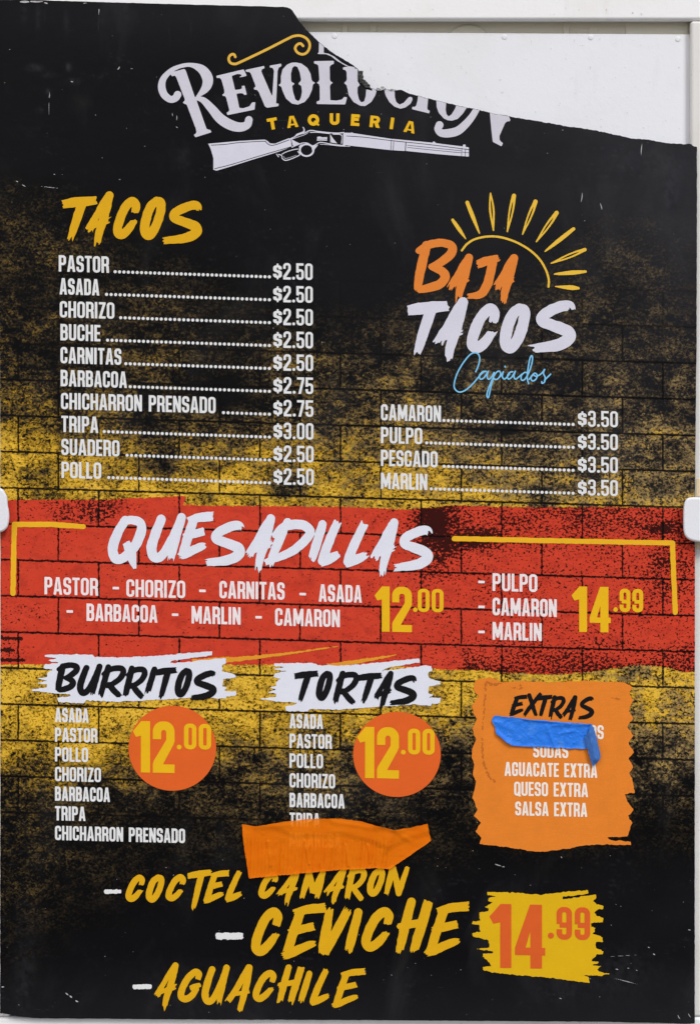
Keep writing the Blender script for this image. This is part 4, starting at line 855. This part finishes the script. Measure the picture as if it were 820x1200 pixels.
# ---- brush streaks above the banners
f = Field(225, 750, 480, 790, .5)
for q in ([(232, 777, 3.6), (280, 772.5, 2.6), (345, 765, 1.2), (397, 757.4, .3)], [(384, 781, 2.8), (425, 774.5, 2.2), (464, 767.6, .8)], [(200, 776.8, 2.5), (235, 773.8, 1.8), (268, 770.4, .8)]):
    f.add(lambda X, Y, q=q: sd_stroke(X, Y, q, .4, .2, 3, .3))
jag(f, .9, 4); emit('brush_streak', f, 1, I_STK, board)
# ---- white brush banners
BAN = [(52.4, 767.5), (70, 766.6), (109, 767.5), (111, 769.8), (140, 770.6), (168, 769.6), (200, 767.2), (249, 763.2), (248.4, 768.2), (225, 771), (201.2, 774.8), (198.6, 777.6), (230, 774.8), (257.2, 771.5), (264.4, 772.1), (265.4, 777.4), (260.5, 779.7), (260.5, 786.3), (276.3, 790.6), (277, 793.9), (262.1, 796.2), (260.5, 804.4), (267.1, 806), (262.1, 809.3), (277, 810.3), (276.3, 815.9), (265.4, 816.9), (264.4, 819.2), (240.7, 817.6), (201.2, 819.2), (138.7, 822.5), (100.8, 820.9), (97.5, 824.1), (67.9, 823.2), (67.9, 817.6), (82.7, 815.9), (82.7, 813.6), (56, 811.6), (31.6, 808.7), (54.7, 806), (54.7, 802.7), (43.2, 801.1), (55.7, 797.8), (44.8, 795.2), (56.3, 793.9), (54.7, 789.6), (61.3, 785.3), (51.4, 783), (53, 778.7), (68.9, 776.4), (52.4, 774.1), (68.9, 771.5), (52.4, 770.1)]
def banner(pts, label):
    f = Field(min(q[0] for q in pts) - 4, min(q[1] for q in pts) - 4, max(q[0] for q in pts) + 4, max(q[1] for q in pts) + 4, .45); f.add(lambda X, Y: sd_poly(X, Y, pts)); jag(f, 1.1, 3.2)
    return emit('brush_banner', f, 2, I_QWH, board, label)
bn = banner(BAN, 'white brush banner behind BURRITOS')
heading([('B', (64, 776.9, 94.5, 811)), ('U', (89.4, 778, 121.4, 817)), ('R', (112.8, 778.3, 149.4, 819)), ('R', (142.2, 779.8, 174, 819.4)), ('I', (167.2, 781.8, 185.4, 816)), ('T', (181, 783, 210, 821)), ('O', (203.6, 782, 226.4, 817)), ('S', (219.4, 785, 254.8, 820.4))], 7.5, I_BLK, 'black brush heading BURRITOS', 3, 41, bn, h=.34)
bn = banner([(321.2 + (x - 52.4) * .868, y + 10.4 - (x - 52.4) * .011) for x, y in BAN], 'white brush banner behind TORTAS')
heading([('T', (343.4, 787.2, 375.5, 824.5)), ('O', (369.2, 785.2, 390.8, 821)), ('R', (387.8, 785.8, 422, 826.5)), ('T', (417, 789.4, 450, 827)), ('A', (436, 785.8, 462.6, 834.5)), ('S', (453.2, 790.4, 489, 826.4))], 7.5, I_BLK, 'black brush heading TORTAS', 3, 51, bn, h=.34)
# ---- burrito and torta lists
for i, (t, xb) in enumerate((('ASADA', 104), ('PASTOR', 114), ('POLLO', 103.2), ('CHORIZO', 118.3), ('BARBACOA', 128.8), ('TRIPA', 100.2), ('CHICHARRON PRENSADO', 216.8))): item(t, 64.6, xb, 846.3 + 23.05 * i, 16.6, slope=.024)
for i, (t, xb) in enumerate((('ASADA', 378.4), ('PASTOR', 388.6), ('POLLO', 378.4), ('CHORIZO', 392.6), ('BARBACOA', 403.7), ('TRIPA', 374.8), ('MILANESA', 399.4))): item(t, 339.3, xb, 853.4 + 23.15 * i, 16.6, slope=.026)
def circle(cx_, cy_, rx, ry, label):
    f = Field(cx_ - rx - 3, cy_ - ry - 3, cx_ + rx + 3, cy_ + ry + 3, .6); f.add(lambda X, Y: (np.hypot((X - cx_) / rx, (Y - cy_) / ry) - 1) * ry); return emit('price_circle', f, 2, I_CIR, board, label)
ci = circle(202, 877, 51.3, 49.8, 'orange circle beside the burrito list')
price_big('12', (156.8, 845, 204.6, 905), '00', (215.8, 848, 247.4, 878), I_YEL2, ci, 3, (210, 875.6, 2.8), t=.17)
ci = circle(465, 884.2, 51.3, 49.9, 'orange circle beside the torta list')
price_big('12', (419, 851.8, 467.2, 911.6), '00', (478, 854, 509, 884), I_YEL2, ci, 3, (472.4, 881.6, 2.8), t=.17)
# ---- extras patch
ce = crop((530, 780), 3.417)
EX = ce([(90, 60), (84, 95), (103, 122), (80, 158), (82, 190), (100, 214), (80, 252), (93, 296), (74, 348), (88, 396), (80, 436), (97, 466), (80, 528), (103, 578), (84, 603), (112, 630), (90, 664), (118, 690), (106, 716), (200, 725), (300, 742), (370, 747), (450, 735), (520, 722), (620, 715), (715, 720), (715, 706), (650, 702), (618, 690), (700, 685), (720, 630), (700, 600), (724, 580), (703, 546), (688, 515), (729, 510), (725, 470), (705, 430), (724, 410), (703, 375), (727, 348), (705, 310), (724, 280), (700, 246), (724, 215), (705, 182), (724, 142), (708, 110), (718, 85), (690, 68), (600, 68), (500, 60), (380, 70), (300, 62), (200, 65), (150, 48)])
f = Field(546, 790, 748, 1004, .5); f.add(lambda X, Y: sd_poly(X, Y, EX)); jag(f, 1.6, 6)
ep = emit('extras_patch', f, 2, I_EXT, board, 'orange torn-edge patch with the list of extras')
heading([('E', (594.4, 814.6, 619, 839)), ('X', (611, 810.6, 636, 840.5)), ('T', (627, 815, 648.8, 843)), ('R', (641, 814.6, 663, 843.5)), ('Â', (656, 814.6, 678.4, 845.6)), ('S', (674.6, 815.3, 696, 843.6))], 5.1, I_BLK, 'black brush heading EXTRAS', 3, 61, ep, h=.3)
for t, xa, xb, yb in (('OS', 691, 706.8, 866), ('SODAS', 624.5, 665.4, 887.6), ('AGUACATE EXTRA', 591, 699.4, 909.3), ('QUESO EXTRA', 602.2, 688.6, 932.4), ('SALSA EXTRA', 603.5, 687.6, 955.6)): item(t, xa, xb, yb, 16.2, I_CREAM, ep, 3, .022)
f = Field(545, 790, 735, 925, .45)                     # dirty rub marks on the patch
for q in ([(569, 800, .8), (567, 830, .9), (565, 862, .7), (566, 890, .9), (572, 908, 1.3), (581, 917, 1.0)], [(570, 799, .9), (578, 802, 1.4), (588, 800, .8)], [(604, 797, .7), (611, 806, .9), (608, 801, .6)], [(716, 818, .4), (728, 820, .5), (734, 824, .4)], [(600, 805, .5), (618, 809, .5)]): f.add(lambda X, Y, q=q: sd_stroke(X, Y, q))
Xg, Yg = np.meshgrid(f.x, f.y); f.F = f.F + (fbm(Xg / 1.6, Yg / 1.6, 77, 2) - .42) * 4.2
f.add(lambda X, Y: sd_poly(X, Y, EX) + 2, op='max'); emit('rub_mark', f, 3, ink('brown_rub', (190, 106, 42)), ep)
# ---- seafood specials
heading([('C', (145.5, 1024.6, 170.4, 1057)), ('O', (169.6, 1024.6, 194, 1057.6)), ('C', (192.3, 1024.2, 218.4, 1056.2)), ('T', (218.5, 1020.3, 250.4, 1068.5)), ('E', (235.6, 1020.6, 270.4, 1059)), ('L', (261.8, 1019, 286, 1057)),
         ('C', (301, 1021.5, 326.5, 1053)), ('A', (322.8, 1019.6, 353, 1063.5)), ('M', (349.6, 1018.6, 382.4, 1057)), ('A', (377.8, 1016.6, 408, 1062)), ('R', (402.3, 1015.6, 430.4, 1057)), ('O', (428.4, 1016.6, 452.6, 1050.6)), ('N', (447.8, 1012, 481.4, 1053))], 7.3, I_YEL, 'yellow brush line COCTEL CAMARON', 1, 71, h=.34)
heading([('C', (291.5, 1061.4, 331.5, 1121)), ('E', (324.4, 1059.3, 385.4, 1125)), ('V', (371.4, 1057, 415.6, 1122.4)), ('I', (400.4, 1065.6, 426, 1120.6)), ('C', (420.3, 1062, 461.6, 1115.5)), ('H', (461.8, 1052.5, 508.4, 1121)), ('E', (493, 1057.6, 552.8, 1121.4))], 11.2, I_YEL, 'large yellow brush line CEVICHE', 1, 91)
heading([('A', (179, 1127.6, 211.4, 1188)), ('G', (205.7, 1134.8, 238.4, 1175.6)), ('U', (235.2, 1130.8, 270.6, 1180.4)), ('Â', (261, 1129.8, 300, 1187)), ('C', (293.7, 1136, 324.8, 1174.6)), ('H', (323, 1130.8, 358, 1179.4)), ('I', (346, 1138.6, 367.6, 1178.4)), ('L', (360.2, 1133.6, 388.6, 1178.6)), ('E', (385.3, 1135.4, 430.2, 1182))], 8.0, I_YEL, 'yellow brush line AGUACHILE', 1, 111, h=.36)
dash(121.8, 141.8, 1042.8, 1047.6, I_WHT, 1, True); dash(252.8, 284.8, 1093.4, 1101.4, I_WHT, 1, True); dash(155.3, 177.6, 1154, 1159.6, I_WHT, 1, True)
# ---- yellow price patch
cp = crop((545, 1030), 4.686)
PT = cp([(122, 75), (285, 76), (330, 83), (410, 88), (530, 74), (675, 62), (678, 82), (600, 92), (535, 100), (535, 113), (590, 106), (660, 94), (718, 86), (722, 105), (702, 122), (720, 140), (760, 150), (755, 165), (720, 172), (705, 185), (725, 205), (758, 215), (755, 238), (715, 240), (690, 245), (690, 265), (715, 270), (710, 292), (700, 300), (730, 312), (752, 325), (755, 345), (718, 350), (712, 380), (735, 388), (758, 400), (755, 415), (722, 415), (700, 440), (690, 455), (732, 455), (728, 468), (690, 474), (745, 480), (722, 500), (742, 514), (790, 522), (745, 533), (650, 531), (680, 540), (680, 570), (580, 562), (480, 545), (350, 535), (200, 520), (130, 512), (95, 500), (98, 485), (140, 480), (135, 462), (95, 428), (98, 412), (155, 410), (150, 400), (65, 385), (130, 378), (130, 340), (78, 326), (40, 320), (40, 300), (80, 290), (78, 255), (38, 248), (40, 232), (85, 232), (75, 212), (78, 185), (125, 180), (130, 165), (110, 155), (150, 130), (125, 122), (125, 104), (170, 98), (122, 90)])
f = Field(548, 1038, 720, 1158, .45); f.add(lambda X, Y: sd_poly(X, Y, PT)); jag(f, 1.1, 3)
pp = emit('price_patch', f, 2, I_PAT, board, 'yellow brush patch beside CEVICHE')
price_big('14', (572.8, 1059.4, 638.4, 1134), '99', (652, 1063, 691, 1101), I_PRED, pp, 3, (645.2, 1096.6, 3.5), t=.165)
# ---- white chips and scratches where the ink has come off
f = Field(-3, -3, 818, 1200, .55); rnd = random.Random(5)
def chip(x, y, l, a, hw): 
    q = [(x, y, hw * .5), (x + l * .5 * math.cos(a) + rnd.uniform(-.5, .5), y + l * .5 * math.sin(a), hw), (x + l * math.cos(a), y + l * math.sin(a), hw * .4)]
    f.add(lambda X, Y: sd_stroke(X, Y, q, n=3), (x - l - 3, y - l - 3, x + l + 3, y + l + 3))
for x, y, l, a, hw in ((24, 1.6, 10, 0, 1.3), (36, 1.2, 14, 0, 1.2), (52, 2.6, 4, .3, .8), (98, 3.5, 7, -.3, .7), (116, 8, 9, 1.6, .35), (138, 81, 4, -1, .6), (153, 80, 5, .1, .3), (83, 95, 3, .2, .5), (58, 108, 7, 1.6, .35), (57, 112, 22, 1.55, .25), (19, 212, 2.5, .4, .5), (26, 216, 5, .5, .4), (48, 218, 22, .12, .3), (63, 204, 2, 0, .5),
     (77, 1164, 4, .7, .7), (82, 1167.5, 3, .7, .9), (89, 1173, 3, .5, .8), (1, 1160, 4, 2, .8), (2, 1157, 3, 0, .7), (682, 225, 12, 1.7, .45), (703, 238, 8, 1.3, .5), (752, 168, 14, 1.65, .45), (806, 1090, 3, .1, .5), (759, 1110, 2.4, .5, .5), (765, 1118, 2.5, .6, .6), (735, 1135, 2, 0, .5), (745, 1137, 2, .4, .4), (721, 1136, 3, .2, .5),
     (806, 1188, 6, 1, .35), (794, 1190, 5, 1.1, .4), (712, 1121.5, 34, -.06, .22), (720, 1147, 28, .25, .3), (580, 1013, 7, .3, .6), (588, 1016, 3, 0, .5), (657, 1004, 2, 1, .5), (655, 1170, 3, .3, .4), (202, 132, 4, 1.4, .4), (207, 135, 6, 1.6, .4), (206, 148, 3, .6, .4)): chip(x, y, l, a, hw)
for k in range(240): chip(rnd.uniform(5, 810), rnd.choice([rnd.uniform(15, 300), rnd.uniform(1000, 1190), rnd.uniform(15, 1190)]), rnd.uniform(.5, 2.0), rnd.uniform(-.6, .8), rnd.uniform(.14, .36))
f.add(lambda X, Y: sd_poly(X, Y, OUT) + 1.6, op='max')
o = emit('scuff_mark', f, 1.5, ink('chipped_plastic', (176, 176, 178), .8), board); o['kind'] = 'stuff'

# ------------------------------------------------------------------ tapes
def tape(name, outline, base, height, mat, h=1.0, edge=.7, th=.00025, seed=1, solid=True):
    xs = [q[0] for q in outline]; ys = [q[1] for q in outline]
    f = Field(min(xs) - 4, min(ys) - 4, max(xs) + 4, max(ys) + 4, h); f.add(lambda X, Y: sd_poly(X, Y, outline)); jag(f, edge, 4, seed)
    v, z, sg = march(f, merge=False)
    key = np.round(v * 512).astype(np.int64); key = key[:, 0] * 10000019 + key[:, 1]
    _, ui, inv = np.unique(key, return_index=True, return_inverse=True); p = v[ui]
    d = -sd_poly(p[:, 0], p[:, 1], outline)
    y = -(base + height(p[:, 0], p[:, 1], d))
    w3 = to3(p, y); org = (float(w3[:, 0].mean()), 0.0, float(w3[:, 2].min()))
    o = mesh_obj(name, w3, inv.ravel(), z, mat, None, org, smooth=True)
    if solid: m = o.modifiers.new('solid', 'SOLIDIFY'); m.thickness = th; m.offset = -1
    return o
b = NB('blue_tape'); o = b.obj()
n = b.noise(b.vmul(o, (900, 900, 700)), 1.0, 3, .65); n2 = b.noise(o, 90, 4, .65, .6)
col = b.mix(n, lin((18, 104, 226)), lin((44, 136, 240))); col = b.mix(b.step(n2, .50, .70, 0, .5), col, lin((86, 152, 238)))
b.bump(b.math('ADD', n, b.math('MULTIPLY', n2, 2.4)), .6, .0006); M_BLUE = b.fin(col, .48, .35)
b = NB('orange_tape'); o = b.obj()
n = b.noise(o, 700, 3, .6); n2 = b.noise(b.vmul(o, (1, 1, .35)), 70, 4, .6, .5)
col = b.mix(n2, lin((255, 118, 4)), lin((255, 140, 12))); col = b.mix(b.step(n, .6, .75, 0, .25), col, lin((225, 100, 6)))
b.bump(b.math('ADD', b.math('MULTIPLY', n, .3), n2), .35, .0006); b.fin(col, .4, .15)
tr = b.n('ShaderNodeBsdfTransparent'); tr.inputs['Color'].default_value = (1.0, .70, .25, 1); mxs = b.n('ShaderNodeMixShader'); mxs.inputs[0].default_value = .27
b.t.links.new(b.b.outputs[0], mxs.inputs[1]); b.t.links.new(tr.outputs[0], mxs.inputs[2]); b.t.links.new(mxs.outputs[0], b.out.inputs['Surface']); M_ORANGE = b.m
ct = crop((560, 830), 5)
BT = ct([(95, 42), (130, 46), (200, 52), (300, 64), (390, 70), (480, 78), (580, 86), (655, 90), (668, 97), (664, 130), (640, 165), (632, 238), (540, 236), (400, 226), (250, 221), (196, 216), (165, 201), (135, 172), (105, 150), (97, 112), (80, 74), (84, 56)])
def segd(x, y, a, b_):
    ex, ey = b_[0] - a[0], b_[1] - a[1]; l = ex * ex + ey * ey; t = np.clip(((x - a[0]) * ex + (y - a[1]) * ey) / l, 0, 1); return np.hypot(x - a[0] - t * ex, y - a[1] - t * ey)
def hb(x, y, d):
    hgt = .0005 * fbm(x / 9, y / 7, 5, 3) + .0006 * fbm(x / 3.5, y / 3, 6, 2) ** 2
    for a, b_, wv_, k in (((614, 843), (668, 848), 1.6, .0010), ((640, 851), (650, 876), 2.2, .0009), ((648, 850), (690, 849), 2.0, .0008), ((582, 858), (598, 872), 2.5, .0012), ((580, 846), (600, 855), 3, .0006), ((655, 860), (672, 856), 2, .0007)):
        hgt = hgt + k * np.exp(-(segd(x, y, a, b_) / wv_) ** 2)
    return hgt + .0007 * np.exp(-np.maximum(d, 0) / 1.6)
o = tape('blue_tape_strip', BT, .0010, hb, M_BLUE, .8, .8, seed=2)
tag(o, 'strip of blue masking tape with a folded end, stuck across the orange extras patch', 'tape')
FT = ct([(655, 92), (667, 100), (682, 140), (700, 210), (713, 280), (706, 300), (672, 336), (661, 326), (650, 290), (638, 240), (624, 190), (620, 165), (632, 145), (648, 118)])
b = NB('blue_tape_back'); o2 = b.obj(); n = b.noise(b.vmul(o2, (500, 900, 200)), 1.0, 3, .65); b.bump(n, .5, .0006)
M_BLUE2 = b.fin(b.mix(n, lin((40, 92, 172)), lin((78, 128, 200))), .5, .3)
def hf(x, y, d):
    t = segd(x, y, (686, 852), (700, 890)); return .0016 + .0028 * np.exp(-(segd(x, y, (688, 850), (697, 888)) / 5) ** 2) + .0006 * fbm(x / 4, y / 6, 9, 2)
xs = None
ff = Field(680, 845, 706, 900, .7); ff.add(lambda X, Y: sd_poly(X, Y, FT)); jag(ff, .6, 3, 4); v, z, sg = march(ff, merge=False)
key = np.round(v * 512).astype(np.int64); key = key[:, 0] * 10000019 + key[:, 1]; _, ui, inv = np.unique(key, return_index=True, return_inverse=True); p = v[ui]
o3 = mesh_obj('folded_end', to3(p, -(.0012 + hf(p[:, 0], p[:, 1], 0))), inv.ravel(), z, M_BLUE2, o, tuple(o.location), smooth=True)
m = o3.modifiers.new('solid', 'SOLIDIFY'); m.thickness = .00025; m.offset = -1
co = crop((270, 940), 3.28)
OT = co([(45, 84), (100, 91), (150, 82), (210, 72), (300, 62), (420, 60), (500, 71), (560, 87), (630, 104), (690, 95), (756, 81), (762, 115), (771, 146), (740, 168), (700, 196), (650, 230), (610, 256), (560, 252), (420, 259), (300, 270), (180, 281), (72, 292), (62, 230), (52, 160)])
def ho(x, y, d):
    lower = np.clip((y - 982) / 8, 0, 1) * np.clip((462 - x) / 14, 0, 1)
    ph = (x + .06 * (y - 990) + 1.2 * fbm(x / 30, y / 40, 3)) / 4.3; gr = np.exp(-((np.abs((ph % 1) - .5) * 4.3) / 1.05) ** 2) * (.5 + .9 * vnoise(np.floor(ph), y * 0, 15)) * (.6 + .6 * vnoise(np.floor(ph), y / 9, 16))
    hgt = .0009 - .0009 * gr * lower
    hgt = hgt + .0010 * fbm(x / 22, y / 14, 11, 3)
    fold = np.interp(x, [286, 330, 345, 402, 430, 455, 475, 505], [966, 972, 981, 977, 984, 994, 984, 975])     # the loose upper edge laps down in a soft fold
    up = np.clip((fold - y) / 9 + .5, 0, 1); hgt = hgt + .0010 * up * up * (3 - 2 * up) * np.clip((x - 288) / 40, 0, 1)
    for a, b_, wv_, k in (((300, 969), (340, 966), 3.2, .0005), ((440, 966), (470, 972), 3.5, .0009), ((461, 972), (452, 996), 4.0, .0010), ((462, 972), (480, 985), 3, .0005),
                          ((314, 986), (317, 1014), 1.3, .0007), ((357, 985), (362, 1012), 1.3, .0008), ((405, 990), (408, 1014), 1.3, .0007), ((431, 990), (434, 1010), 1.3, .0006), ((390, 962), (440, 970), 3, .0005)):
        hgt = hgt + k * np.exp(-(segd(x, y, a, b_) / wv_) ** 2)
    return hgt + .0004 * np.exp(-np.maximum(d, 0) / 2.0)
o = tape('orange_tape_strip', OT, .0009, ho, M_ORANGE, .6, .5, seed=7, solid=False)
tag(o, 'wrinkled strip of orange tape stuck over the last line of the tortas list', 'tape')
